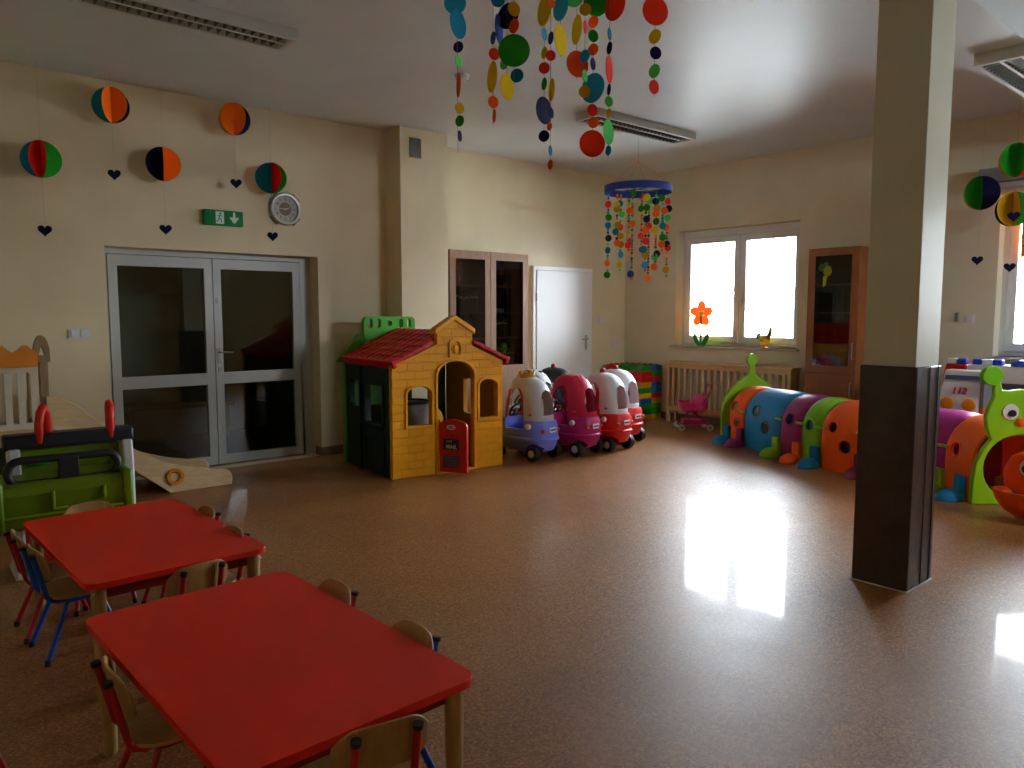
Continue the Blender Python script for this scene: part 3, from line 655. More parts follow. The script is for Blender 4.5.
# ------------------------------------------------------------------ ride-on toy cars (local: +X is forward)
def superell(cx, hx, hy, z, n=28, e=3.0):
    out = []
    for k in range(n):
        t = 2 * PI * k / n; c, s = math.cos(t), math.sin(t)
        out.append((cx + hx * math.copysign(abs(c) ** (2 / e), c), hy * math.copysign(abs(s) ** (2 / e), s), z))
    return out
def toy_car(loc, rz, label, body, roof, accent, pillar=None, extra='', wheelhub=None, spots=False, rear_style='plate'):
    r = thing('toy_car', loc, rz, label, 'toy car', 'ride-on toy cars parked beside the playhouse')
    # lower body
    b = MB(); R = []
    for z, hx, hy, cx in ((.085, .24, .145, -.02), (.10, .28, .165, -.015), (.15, .315, .185, 0), (.20, .33, .192, 0), (.205, .345, .203, 0), (.225, .345, .203, 0), (.235, .335, .195, 0), (.30, .335, .198, 0), (.36, .32, .190, -.005), (.395, .30, .178, -.01), (.405, .27, .16, -.01)):
        R.append(superell(cx, hx, hy, z))
    b.rings(R)
    bo = b.build('body', [body], r)
    cut = [MB().box(-.13, .17, -.14, .14, .17, .6)]
    cut.append(MB().prism([(-.11, .31), (.13, .31), (.17, .50), (-.13, .50)], .6, 0, XZ(.3)))
    for sx, sy in ((-.215, 1), (-.215, -1), (.22, 1), (.22, -1)):
        cut.append(MB().lathe([(.095 if sx < 0 else .085, -.05), (.095 if sx < 0 else .085, .09)], 20, 0, TR(sx, sy * .175, .078) @ RX(PI / 2 * 1)))
    boolean(bo, cut)
    # roof shell
    s = MB(); R = []
    prof = ((.392, .268, .170, -.025), (.50, .262, .172, -.03), (.60, .245, .168, -.03), (.70, .215, .150, -.025), (.765, .175, .125, -.015), (.80, .13, .095, -.005), (.82, .07, .055, 0), (.825, .02, .015, 0))
    for z, hx, hy, cx in prof: R.append(superell(cx, hx, hy, z, e=2.6))
    t = .016
    for z, hx, hy, cx in reversed(prof[:-1]): R.append(superell(cx, hx - t, hy - t, z - (t if z > .4 else 0), e=2.6))
    n = 28; vs = [p for q in R for p in q]; fs = []
    for i in range(len(R) - 1):
        for k in range(n): fs.append((i * n + k, i * n + (k + 1) % n, (i + 1) * n + (k + 1) % n, (i + 1) * n + k))
    i = len(R) - 1
    for k in range(n): fs.append((i * n + k, i * n + (k + 1) % n, (k + 1) % n, k))
    s.add(vs, fs)
    ro = s.build('roof', [roof, pillar or roof], r)
    side = [(-.10, .36), (.16, .36), (.165, .42), (.115, .60), (.07, .69), (.01, .725), (-.05, .70), (-.085, .62)]
    boolean(ro, [MB().prism(side, .6, 0, XZ(.3)),
                 MB().prism([(-.085, .45), (.085, .45), (.095, .58), (.06, .675), (0, .70), (-.06, .675), (-.095, .58)], .35, 0, YZ(-.08)),
                 MB().prism([(-.12, .42), (.12, .42), (.11, .60), (.07, .69), (-.07, .69), (-.11, .60)], .35, 0, YZ(.42))])
    if pillar:
        for p in ro.data.polygons:
            if p.center.x > .10 and p.center.z < .66: p.material_index = 1
    # seat, steering wheel
    MB().prism(rrect(-.12, .12, -.03, .03, .02), .20, 0, TR(-.12, 0, .2) @ RY(math.radians(-8)) @ RZ(PI / 2)).box(-.11, .04, -.11, .11, .19, .215).build('seat', accent, r, bevel=.01)
    wheel = MB().tube([(0, .075 * math.cos(a), .075 * math.sin(a)) for a in [2 * PI * k / 20 for k in range(20)]], .011, 8, closed=True, T=TR(.155, 0, .47) @ RY(-.5))
    wheel.box(-.006, .006, -.072, .072, -.012, .012, 0, TR(.155, 0, .47) @ RY(-.5)).tube([(.155, 0, .47), (.21, 0, .36)], .014, 8)
    sw_o = wheel.build('steering_wheel', pChar, r)
    MB().ball((.150, 0, .472), .022).build('horn', pRed, sw_o)
    # wheels
    hub = wheelhub or pWht
    for sx, sy, rad in ((-.215, 1, .078), (-.215, -1, .078), (.22, 1, .062), (.22, -1, .062)):
        Tw = TR(sx, sy * .175, rad) @ RX(PI / 2 * (-sy))
        w_ = MB().lathe([(.02, -.04), (rad - .01, -.04), (rad, -.03), (rad, .02), (rad - .012, .032), (rad * .6, .032), (rad * .55, .02), (0, .02)], 22, 0, Tw)
        wo = w_.build('wheel', blk_m, r); MB().lathe([(rad * .5, .02), (rad * .46, .03), (rad * .2, .036), (0, .036)], 16, 0, Tw).build('hubcap', hub, wo)
    # fuel caps, rear light, plate
    for sy in (1, -1):
        Ts_ = TR(-.17, sy * .196, .345) @ RX(PI / 2 * (-sy)) @ RX(math.radians(0))
        MB().lathe([(.028, -.02), (.028, .006), (.022, .01), (0, .01)], 18, 0, Ts_).build('fuel_cap', pWht, r)
        MB().ball((-.305, sy * .115, .30), .022, sc=(1, 1, 1)).build('rear_lamp', P('lamp_orange', '#d84a12'), r)
        MB().ball((.318, sy * .11, .29), .028, sc=(.7, 1, 1)).build('headlamp', pWht, r)
        MB().prism(circ(0, 0, .022, 14, .012), .004, 0, TR(-.18, sy * .166, .46) @ XZ(0) if sy < 0 else TR(-.18, sy * .170, .46) @ XZ(0)).build('roof_sticker', P('sticker_pink', '#b86a70'), r)
    m_ = MB().prism(rrect(-.05, .05, -.025, .025, .006), .012, 0, TR(-.325, 0, .31) @ YZ(0)).box(-.340, -.336, -.038, .038, .303, .317, 1)
    m_.build('number_plate', [pWht, accent if accent != pWht else pMag], r)
    if spots:
        for (x, y, z, q) in ((-.2, .1, .70, .03), (-.24, .05, .62, .028), (-.1, .13, .73, .025), (-.27, -.05, .56, .03), (-.2, -.12, .66, .03), (0, .05, .80, .03), (-.12, -.02, .79, .03), (-.26, .12, .54, .03)):
            MB().ball((x, y, z), q, 12, sc=(1, 1, .8)).build('spot', blk_m, r)
    if extra == 'light':
        MB().lathe([(.03, 0), (.03, .03), (.02, .045), (0, .048)], 16, 0, TR(0, 0, .82)).build('roof_lamp', P('lamp_red', '#a81410'), r)
        MB().lathe([(.042, 0), (.042, .012), (0, .012)], 16, 0, TR(0, 0, .812)).build('lamp_base', pChar, r)
    if extra == 'crown':
        m_ = MB(); n = 16; vs = []
        for k in range(n):
            a = 2 * PI * k / n; vs.append((.065 * math.cos(a), .065 * math.sin(a), .80))
        for k in range(n):
            a = 2 * PI * k / n; h_ = .89 if k % 2 else .845; vs.append((.075 * math.cos(a), .075 * math.sin(a), h_))
        m_.add(vs, [(k, (k + 1) % n, n + (k + 1) % n, n + k) for k in range(n)])
        o = m_.build('crown', pGold, r); sm = o.modifiers.new('t', 'SOLIDIFY'); sm.thickness = .008
    if extra == 'bow':
        MB().ball((-.1, .03, .80), .03, sc=(1.2, 1, .6)).ball((-.1, -.03, .80), .03, sc=(1.2, 1, .6)).build('bow', P('bow_pink', '#d8286a'), r)
    return r
g100 = math.radians
blueint = P('interior_blue', '#27306a')
toy_car((5.14, 5.66, 0), g100(98), 'lavender toy car with pale grey roof and gold crown next to the playhouse', pLav, P('roof_pale', '#c2c0c4'), blueint, P('pillar_red', '#b8283a'), 'crown')
toy_car((5.665, 5.56, 0), g100(96), 'magenta toy car with dark pink roof, second from the playhouse', P('mag_body', '#b01a62'), P('pink_roof', '#c01c42'), P('seat_purple', '#5a1038'), None, 'bow')
toy_car((6.115, 5.52, 0), g100(94), 'red toy car with white roof parked right of the magenta one', P('car_red', '#cf1a16'), pWht, pRed, pRed, 'light')
toy_car((6.60, 5.76, 0), g100(92), 'red toy car with white roof, rightmost of the parked row', P('car_red', '#cf1a16'), pWht, pChar, None, 'light')
toy_car((5.80, 6.33, 0), g100(98), 'white toy car with black spots behind the lavender one', P('cow_white', '#d4d6da'), P('cow_white', '#d4d6da'), pPink, None, '', spots=True)
toy_car((6.25, 6.42, 0), g100(96), 'black roofed toy car with red roof lamp behind the magenta one', P('police_white', '#d4d6da'), P('police_black', '#141820'), blueint, None, 'light')

# ------------------------------------------------------------------ doll pushchair
st = thing('doll_pushchair', (7.98, 5.66, 0), g100(138), 'pink doll pushchair in front of the slatted radiator cover', 'doll pushchair')
ppk = P('pram_pink', '#c41860', .4)
fm = MB()
for s in (-.12, .12):
    fm.tube([(.16, s, .05), (0, s, .22), (-.14, s, .40), (-.17, s, .52)], .008, 8).tube([(-.16, s, .05), (0, s, .20), (.12, s, .32)], .008, 8)
fm.tube([(-.17, -.12, .52), (-.17, .12, .52)], .010, 8).tube([(.16, -.12, .05), (.16, .12, .05)], .006, 6).tube([(-.16, -.12, .05), (-.16, .12, .05)], .006, 6)
fm.build('frame', P('frame_pink', '#8a1430'), st)
MB().rings([superell(0, .10, .09, .20, e=3), superell(.0, .15, .13, .24, e=3), superell(0.01, .17, .135, .33, e=3), superell(.01, .15, .115, .33, e=3), superell(0, .12, .10, .25, e=3)]).build('seat', noisy('pram_cloth', '#c01a60', '#e05090', 9, .35, .6), st)
MB().ball((-.06, 0, .32), .14, sc=(.75, .95, .65), half=True).build('hood', noisy('pram_cloth', '#c01a60', '#e05090', 9, .35, .6), st)
MB().prism(rrect(-.13, .13, -.10, .10, .03), .05, T=TR(0, 0, .07)).build('basket', ppk, st, bevel=.01)
for sx in (-.16, .16):
    for s in (-1, 1):
        Tw = TR(sx, s * .14, .038) @ RX(-s * PI / 2)
        wo = MB().lathe([(.0, -.012), (.033, -.012), (.038, -.006), (.038, .008), (.033, .012), (.0, .012)], 20, 0, Tw).build('wheel', P('wheel_white', '#c9c4c0'), st)
        MB().lathe([(.014, .012), (.012, .018), (0, .018)], 12, 0, Tw).build('hubcap', ppk, wo)

st.scale = (1.1, 1.1, 1.08)
# ------------------------------------------------------------------ caterpillar tunnel
ct = thing('crawl_tunnel', (0, 0, 0), 0, 'multicoloured caterpillar crawl tunnel with lime green face winding behind the pillar', 'play tunnel')
ctrl = [Vector(p) for p in ((8.0, 5.10), (7.74, 4.68), (7.43, 3.93), (7.15, 3.30), (7.07, 2.80), (7.02, 2.38), (6.90, 2.08), (6.66, 1.79), (6.4, 1.5))]
def cr_pt(i, t):
    p0, p1, p2, p3 = ctrl[i - 1], ctrl[i], ctrl[i + 1], ctrl[i + 2]
    return .5 * ((2 * p1) + (-p0 + p2) * t + (2 * p0 - 5 * p1 + 4 * p2 - p3) * t * t + (-p0 + 3 * p1 - 3 * p2 + p3) * t ** 3)
path = []
for i in range(1, len(ctrl) - 2):
    for k in range(24): path.append(cr_pt(i, k / 24))
path.append(ctrl[-2].copy())
acc = [0]
for i in range(1, len(path)): acc.append(acc[-1] + (path[i] - path[i - 1]).length)
LT = acc[-1]
def on_path(s):
    s = max(0, min(LT, s))
    for i in range(1, len(path)):
        if acc[i] >= s:
            t = (s - acc[i - 1]) / max(1e-9, acc[i] - acc[i - 1]); p = path[i - 1].lerp(path[i], t)
            a = path[max(0, i - 2)]; b = path[min(len(path) - 1, i + 1)]; d = (b - a).normalized(); return p, d
    return path[-1], (path[-1] - path[-2]).normalized()
HWT = .315
def arch_pt(th, inset=0):   # th 0..1 from right(near) foot over the top to the far foot: returns lateral (+ = right), z
    r = HWT - inset; zc = .318
    Ltot = 2 * zc + PI * r; q = th * Ltot
    if q < zc: return r, q
    if q > Ltot - zc: return -r, Ltot - q
    a = (q - zc) / r; return r * math.cos(a), zc + r * math.sin(a)
def tunnel_seg(s0, s1, mat, holes, bulge=.012):
    mb = MB(); ns = 10; nt = 26; rings_ = []
    for i in range(ns + 1):
        u = i / ns; s = s0 + (s1 - s0) * u; p, d = on_path(s); n = Vector((d.y, -d.x))
        e = min(u, 1 - u); sh = -.018 * max(0, 1 - e / .08) + bulge * math.sin(PI * u)
        ring = []
        for k in range(nt + 1):
            l, z = arch_pt(k / nt, -sh); ring.append((p.x + n.x * l, p.y + n.y * l, z))
        for k in range(nt, -1, -1):
            l, z = arch_pt(k / nt, -sh + .022); ring.append((p.x + n.x * l, p.y + n.y * l, z))
        rings_.append(ring)
    mb.rings(rings_); o = mb.build('tunnel_segment', mat, ct)
    cuts = []; rim = MB()
    for fu, zz, rr in holes:
        s = s0 + (s1 - s0) * fu; p, d = on_path(s); n = Vector((d.y, -d.x))
        for sgn in (1, -1):
            c3 = Vector((p.x + n.x * sgn * HWT, p.y + n.y * sgn * HWT, zz))
            if zz > .318: 
                l = math.sqrt(max(.01, HWT ** 2 - (zz - .318) ** 2)); c3 = Vector((p.x + n.x * sgn * l, p.y + n.y * sgn * l, zz)); nrm = Vector((n.x * sgn * l, n.y * sgn * l, zz - .318)).normalized()
            else: nrm = Vector((n.x * sgn, n.y * sgn, 0))
            q = nrm.to_track_quat('Z', 'Y').to_matrix().to_4x4(); T_ = Matrix.Translation(c3) @ q
            cuts.append(MB().lathe([(rr, -.08), (rr, .08)], 20, 0, T_))
            MB().tube([(rr * 1.12 * math.cos(a), rr * 1.12 * math.sin(a), .006) for a in [2 * PI * k / 20 for k in range(20)]], .010, 8, closed=True, T=T_).build('porthole_rim', mat, o)
    if cuts: boolean(o, cuts)
    return o
segs = [(.28, pOrg, [(.35, .42, .05), (.6, .25, .05)]), (.66, pBlue, [(.33, .42, .055), (.62, .26, .062)]), (.36, pPur, [(.5, .40, .055)]), (.26, P('lime_seg', '#7cbc10'), [(.5, .38, .05)]), (.40, pOrg, [(.3, .40, .05), (.62, .24, .06)]),
        (.40, pBlue, [(.5, .4, .05)]), (.50, P('purple_light', '#a82a86'), [(.55, .36, .055)]), (.45, pOrg, [(.5, .38, .055)])]
tot = sum(a[0] for a in segs); s = 0; bounds = []
for ln, mt, hl in segs:
    ln = ln * (LT - .03) / tot; tunnel_seg(s + .004, s + ln - .004, mt, hl); s += ln; bounds.append(s)
# feet at the joints on the near side
def foot(s, mat, big=1, out=1, side=1):
    p, d = on_path(s); n = Vector((d.y, -d.x)) * side; ang_ = math.atan2(n.y, n.x)
    T_ = TR(p.x + n.x * (HWT + .03), p.y + n.y * (HWT + .03), 0) @ RZ(ang_)
    m = MB(); m.ball((.075, 0, 0), .090, 20, sc=(1.35, .88, 1.05), half=True, T=T_)
    m.box(-.022, .028, -.045, .045, 0, .20, 0, T_)
    m.build('foot', mat, ct, bevel=.008)
foot(.03, pBlue); foot(bounds[0], pPur); foot(bounds[1], pLime); foot(bounds[2], pOrg); foot(bounds[3] - .02, pBlue); foot(bounds[4], pPur); foot(bounds[5] + .06, pBlue); foot(bounds[6] - .02, pLime)
cl = MB()
for bnd in bounds[:-1]:
    p, d = on_path(bnd); n = Vector((d.y, -d.x)); T_ = TR(p.x, p.y, 0) @ RZ(math.atan2(n.y, n.x))
    MB().box(HWT - .005, HWT + .022, -.05, .05, .375, .395, 0, T_).build('clip', P('lime_clip', '#9ccc28'), ct, bevel=.004)
    continue
    tp = MB(); tp.tube([(arch_pt(k / 24, -.004)[0], 0, arch_pt(k / 24, -.004)[1]) for k in range(25)], .010, 6, T=T_); tp.build('joint_band', P('joint_dark', '#5a8a1a'), ct)
# tail plate
p, d = on_path(0.0); ang_ = math.atan2(d.y, d.x)
Tt = TR(p.x - d.x * .03, p.y - d.y * .03, 0) @ RZ(ang_) @ YZ(0)
def hump(hw, zs_, z1, n=16):
    out = [(-hw, 0)]
    for k in range(n + 1):
        a = PI - PI * k / n; out.append((hw * math.cos(a), zs_ + (z1 - zs_) * math.sin(a)))
    out.append((hw, 0)); return out
tail_out = [(-.37, 0), (-.38, .30), (-.355, .45), (-.29, .57), (-.18, .68), (-.07, .74), (-.035, .78), (-.03, .88), (.03, .88), (.035, .78), (.07, .74), (.18, .68), (.29, .57), (.355, .45), (.38, .30), (.37, 0), (.27, 0), (.27, .33), (.19, .52), (0, .60), (-.19, .52), (-.27, .33), (-.27, 0)]
MB().prism(tail_out, .04, 0, Tt).prism(circ(0, .93, .068), .04, 0, Tt).build('tail_plate', pLime, ct, bevel=.008)
MB().prism(circ(0, .93, .045), .012, 0, Tt @ TR(0, 0, .038)).build('tail_button', P('button_lime', '#7ab410'), ct, bevel=.003)
# face plate at X=6.45 facing -X
pf, df = on_path(LT); Tf = TR(pf.x, pf.y, 0) @ RZ(math.atan2(df.y, df.x) - PI) @ YZ(0) @ Matrix.Diagonal((1.12, 1, 1, 1))
face = [(-.305, 0), (-.30, .20), (-.285, .32), (-.24, .43), (-.19, .50), (-.225, .60), (-.235, .68), (-.215, .76), (-.185, .83), (-.19, .92)]
face += [(-.15, .95), (-.13, .88), (-.08, .875), (0, .885)]
outl = face + [(-x, z) for x, z in reversed(face[:-1])]
mouth = circ(0, .285, .232, 28, .25)
fo = MB().prism([outl, [(x, max(.03, z)) for x, z in mouth]], .045, 0, Tf).build('face_plate', pLime, ct, bevel=.010)
for s_ in (-1, 1):
    MB().prism(circ(s_ * .200, .985, .072), .05, 0, Tf @ TR(0, 0, -.003)).build('antenna', P('antenna_lime', '#74c410'), fo, bevel=.008)
    e = MB().prism(circ(s_ * .075, .715, .055, 24, .06), .012, 0, Tf @ TR(0, 0, .044)).build('eye', pWht, fo, bevel=.003)
    MB().prism(circ(s_ * .068, .705, .026, 16), .010, 0, Tf @ TR(0, 0, .056)).build('pupil', P('pupil', '#12141c'), e)
MB().ball((0, .635, .05), .034, sc=(1, 1, .6), T=Tf).build('nose', pOrg, fo)
foot(LT - .10, pBlue)

# ------------------------------------------------------------------ orange fish rocker in the tunnel mouth
fr_ = thing('rocking_toy', (6.20, 1.45, 0), 0, 'orange fish-shaped rocking toy with white trim in front of the tunnel face', 'rocking toy')
R = []
for z, hx, hy, cy in ((.0, .04, .10, 0), (.015, .08, .19, 0), (.06, .12, .27, 0), (.13, .15, .32, 0), (.20, .16, .345, 0)):
    R.append([(x, y + cy, z) for x, y, _ in superell(0, hx, hy, z, 28, 2.3)])
for z, hx, hy in ((.20, .145, .325), (.14, .13, .30), (.08, .09, .2)):
    R.append([(x, y, z) for x, y, _ in superell(0, hx, hy, z, 28, 2.3)])
MB().rings(R).build('hull', P('fish_orange', '#ee5210'), fr_)
MB().rings([[(x, y, z) for x, y, _ in superell(0, hx, hy, z, 28, 2.3)] for z, hx, hy in ((.10, .11, .26), (.17, .135, .31), (.19, .10, .24), (.16, .05, .1))]).build('seat', P('fish_white', '#e0d0cc'), fr_)
R = []
for z, hx, hy in ((.17, .09, .20), (.24, .10, .28), (.34, .10, .285), (.44, .085, .24), (.50, .05, .14), (.52, .02, .04)):
    R.append([(x, y, z) for x, y, _ in superell(.02, hx, hy, z, 24, 2.3)])
MB().rings(R).build('head', P('fish_red', '#f0420c'), fr_)
for yy in (.12, -.12):
    e = MB().ball((-.070, yy, .38), .045, sc=(.5, 1, 1.2)).build('eye', pWht, fr_); MB().ball((-.090, yy, .375), .025, sc=(.4, 1, 1.2)).build('pupil', P('pupil', '#12141c'), e)
o = MB().prism(rrect(-.03, .03, 0, .16, .01), .04, 0, YZ(0)).build('toy_block', P('olive_brown', '#6a5a20'), None, .004, loc=(6.86, 1.93, .002)); tag(o, 'small olive brown block standing inside the tunnel mouth', 'block')

# ------------------------------------------------------------------ rescue toys by the right window
rt = thing('toy_truck', (8.03, 2.80, -.03), -PI / 2, 'large red and white toy rescue truck with blue striped roof bars under the window', 'toy truck')
MB().prism([(0, .12), (.20, .12), (.20, 1.0), (.02, 1.0), (0, .9)], .42, 0, TR(0, .42, 0) @ XZ(0)).build('cab', pRed, rt, bevel=.012)
MB().box(.205, 1.5, 0, .42, .12, 1.0).build('body', pWht, rt, bevel=.012)
MB().box(.29, .80, -.006, .002, .70, .84).build('window_band', P('band_grey', '#4a5058'), rt)
MB().box(.9, 1.45, -.006, .002, .55, .72).build('stripe', pBlue, rt)
for x0_, pat in ((0.02, 'wb'), (.24, 'bwb')):
    for k, ch in enumerate(pat):
        MB().box(x0_ + k * .085, x0_ + k * .085 + .082, .02, .10, 1.001, 1.055).build('roof_bar', P('bar_blue', '#1e3fb0') if ch == 'b' else pWht, rt, bevel=.01)
MB().ball((.64, .06, 1.0), .075, sc=(1.2, 1, .8), half=True).build('beacon', P('bar_blue', '#1e3fb0'), rt)
for x in (.22, 1.2):
    for y in (.0, .42):
        MB().lathe([(0, -.03), (.12, -.03), (.12, .03), (0, .03)], 20, 0, TR(x, y, .15) @ RX(PI / 2)).build('wheel', blk_m, rt)
tc_ = thing('toy_ambulance', (7.64, 2.695, 0), -PI / 2, 'white toy emergency car marked 112 with orange headlamps behind the tunnel', 'toy car')
prof = [(0, .15), (0, .52), (.012, .66), (.04, .76), (.10, .83), (.10, .88), (.13, .93), (.28, .93), (.30, .15)]
MB().prism(prof, .33, 0, Matrix(((0, 0, 1, 0), (1, 0, 0, 0), (0, 1, 0, 0), (0, 0, 0, 1)))).build('body', P('amb_white', '#d2cfd2'), tc_, bevel=.012)
m_ = MB().box(.02, .31, .085, .098, .842, .885); m_.build('windscreen', P('screen_blue', '#4a6a90'), tc_, bevel=.004)
MB().box(.335, .37, .02, .28, .60, .86).box(.335, .37, .02, .28, .16, .60, 1).build('side_panel', [P('side_grey', '#77787e'), pOrg], tc_, bevel=.004)
for sx, x in ((-1, .075), (1, .255)):
    MB().ball((x, .006, .625), .062, 20, sc=(.95, .2, 1.0)).build('headlamp', P('lamp_amber', '#e08c10'), tc_)
text_mesh('number', '112', .085, P('ink_red', '#b0203a'), tc_, TR(.165, .022, .745) @ RX(math.radians(70)) , ext=.006, bold=.002, shear=.15)
for x in (.02, .31):
    for y in (.06, .25): MB().lathe([(0, -.02), (.08, -.02), (.08, .02), (0, .02)], 18, 0, TR(x, y, .08) @ RY(PI / 2)).build('wheel', blk_m, tc_)

# ------------------------------------------------------------------ tables
def table(cx, cy, rz, label):
    r = thing('kids_table', (cx, cy, 0), rz, label, 'table', 'red topped nursery tables')
    W2_, L2_ = .352, .59
    MB().prism(rrect(-W2_, W2_, -L2_, L2_, .055, 7), .024, T=TR(0, 0, .436)).build('table_top', red_top, r, bevel=.006, bseg=3)
    a = MB(); a.prism([[(-W2_ + .06, -L2_ + .06), (W2_ - .06, -L2_ + .06), (W2_ - .06, L2_ - .06), (-W2_ + .06, L2_ - .06)], [(-W2_ + .08, -L2_ + .08), (W2_ - .08, -L2_ + .08), (W2_ - .08, L2_ - .08), (-W2_ + .08, L2_ - .08)]], .055, T=TR(0, 0, .381))
    a.build('apron', M('apron_red', '#8a140c', .5), r)
    for sx in (-1, 1):
        for sy in (-1, 1):
            lg = MB().lathe([(.0, 0), (.020, 0), (.022, .01), (.026, .30), (.027, .40), (.027, .436)], 16, T=TR(sx * (W2_ - .052), sy * (L2_ - .052), 0)).build('leg', tleg_m, r)
            MB().ball((sx * (W2_ - .052 + .027 * .7), sy * (L2_ - .052 + .027 * .7), .41), .006, 8).build('bolt', steel_m, lg)
    return r
table(.933, 3.645, g100(1.5), 'red topped nursery table farther back near the green toy stand')
table(.886, 2.15, g100(1.5), 'red topped nursery table in the front, nearest the camera')

# ------------------------------------------------------------------ chairs (local: faces +Y, origin under the backrest)
def chair_proto(fmat):
    r = thing('kids_chair', (0, 0, 0), 0, '', 'chair')
    # seat
    m = MB(); outl_ = []
    for k in range(32):
        t = 2 * PI * k / 32; c, s_ = math.cos(t), math.sin(t); e = 3.2
        outl_.append((.135 * math.copysign(abs(c) ** (2 / e), c), .155 + .130 * math.copysign(abs(s_) ** (2 / e), s_)))
    m.prism(outl_, .011, T=TR(0, 0, .262)); m.build('seat', seat_m, r, bevel=.004)
    # backrest: curved plywood plate
    m = MB(); n = 14; rows_ = []
    for i in range(n + 1):
        x = -.125 + .25 * i / n; q = abs(x) / .125; dz = .035 * max(0, (q - .55) / .45) ** 2.0 + .012 * q * q
        zt_ = .480 - dz; zb = .345 + .030 * max(0, (q - .7) / .3) ** 2; y = .010 + .022 * q * q
        ly = lambda z: (z - .26) * -.22 + .022
        rows_.append([(x, y + ly(zb), zb), (x, y + ly(zt_), zt_), (x, y + .009 + ly(zt_), zt_), (x, y + .009 + ly(zb), zb)])
    m.rings(rows_); m.build('backrest', seat_m, r, bevel=.003)
    fr = MB()
    for s in (-1, 1):
        fr.tube([(s * .078, -.022, .452), (s * .080, .010, .32), (s * .082, .020, .275), (s * .084, .032, .258), (s * .086, .055, .252), (s * .088, .27, .250)], .0112, 10)
    fr.tube([(-.088, .06, .244), (.088, .06, .244)], .008, 8).tube([(-.088, .24, .244), (.088, .24, .244)], .008, 8)
    fo_ = fr.build('frame', fmat, r)
    for s in (-1, 1): MB().tube([(s * .078, -.0225, .450), (s * .078, -.025, .463)], .0135, 10).build('tube_cap', blk_m, fo_)
    for s in (-1, 1):
        for y0_, y1_ in ((.085, .000), (.225, .290)):
            lg = MB().tube([(s * .088, .155, .243), (s * .094, y0_ + (.01 if y0_ < .15 else -.01), .243), (s * .100, y0_, .225), (s * .130, y1_, .012)], .0112, 10).build('leg', fmat, r)
            MB().tube([(s * .1288, y1_ + .003 * (1 if y0_ < .15 else -1), .024), (s * .131, y1_, 0)], .013, 10).build('foot_cap', blk_m, lg)
    return r
chR = chair_proto(red_m); chB = chair_proto(blue_m); used = set()
def chair(proto, x, y, rz, label, group):
    r = proto if proto.name not in used else copy_tree(proto)
    used.add(proto.name); r.location = (x, y, 0); r.rotation_euler.z = g100(rz)
    r['label'] = label; r['group'] = group
gN, gF = 'chairs around the front table', 'chairs around the far table'
chair(chR, .495, 2.27, -92, 'red framed wooden chair tucked under the left side of the front table', gN)
chair(chR, .912, 1.512, -11, 'red framed wooden chair at the near end of the front table', gN)
chair(chR, 1.285, 2.43, 88, 'wooden chair on the right side of the front table, farther from the camera', gN)
chair(chB, 1.285, 1.93, 88, 'blue framed wooden chair on the right side of the front table, nearer the camera', gN)
chair(chB, .53, 3.665, -86, 'blue framed wooden chair tucked under the left side of the far table', gF)
chair(chR, .51, 3.97, -90, 'red framed wooden chair half hidden behind the blue one at the far table', gF)
chair(chR, .985, 2.99, 9, 'red framed wooden chair between the two tables at the far table end', gF)
chair(chR, 1.315, 3.84, 88, 'red framed chair with greyish back on the right of the far table', gF)
chair(chR, 1.275, 3.39, 92, 'wooden chair with its seat pushed under the right side of the far table', gF)
chair(chR, .88, 4.34, 180, 'wooden chair at the back end of the far table before the green toy workbench', gF)
chair(chR, .0, 2.86, -90, 'red framed chair at the left edge, only its leg in view', gN)

# ------------------------------------------------------------------ green toy stand at the left
gt = thing('toy_workbench', (.56, 4.86, .0), g100(-2), 'lime green plastic toy workbench with charcoal rail and red grips behind the tables', 'toy workbench')
Wg = .665
for x in (.045, Wg - .06):
    m_ = MB().prism([(0, 0), (.30, 0), (.30, .03), (.16, .08), (.15, .70), (.05, .72), (.02, .60), (.03, .12), (0, .05)], .06, 0, Matrix(((0, 0, 1, x), (1, 0, 0, -.08), (0, 1, 0, 0), (0, 0, 0, 1))))
    m_.build('side_column', P('column_white', '#c6c8c8'), gt, bevel=.012)
MB().box(.03, Wg + .012, -.02, .10, .71, .79).build('top_rail', pChar, gt, bevel=.014)
MB().box(.06, Wg - .06, .035, .065, .30, .70).build('back_panel', pOliv, gt, bevel=.006)
MB().box(.06, Wg - .06, -.02, .05, .06, .30).build('lower_panel', P('panel_red', '#b02014'), gt, bevel=.006)
bn = MB().prism([(-.30, .33), (-.32, .37), (-.335, .52), (-.30, .575), (.02, .585), (.02, .33)], .60, 0, Matrix(((0, 0, 1, -.03), (1, 0, 0, 0), (0, 1, 0, 0), (0, 0, 0, 1))))
bn.build('front_bin', pOliv, gt, bevel=.018, bseg=3)
MB().box(-.02, .54, -.345, -.33, .405, .417).box(.20, .215, -.352, -.33, .44, .53).box(.20, .27, -.352, -.33, .43, .442).box(.44, .455, -.352, -.33, .46, .53).build('bin_ridge', P('ridge_lime', '#8aa812'), gt, bevel=.004)
for x in (-.055, .545): MB().box(x, x + .045, -.35, .0, .33, .60).build('bin_side', P('bin_side', '#6c8a04'), gt, bevel=.014)
hb = [(Vector((x * (Wg - .02) / 1.0 + .01, 0, z))) for x, z in ()]
hp = []
for cx_, a0 in ((.485, -90), (.075, 90)):
    for k in range(9):
        a = math.radians(a0 + 180 * k / 8); hp.append((cx_ + .055 * math.cos(a), -.24, .625 + .062 * math.sin(a)))
hm_ = MB().tube(hp, .021, 10, closed=True); hm_.box(.25, .345, -.265, -.215, .56, .69)
hm_.build('oval_handle', pChar, gt, bevel=.004)
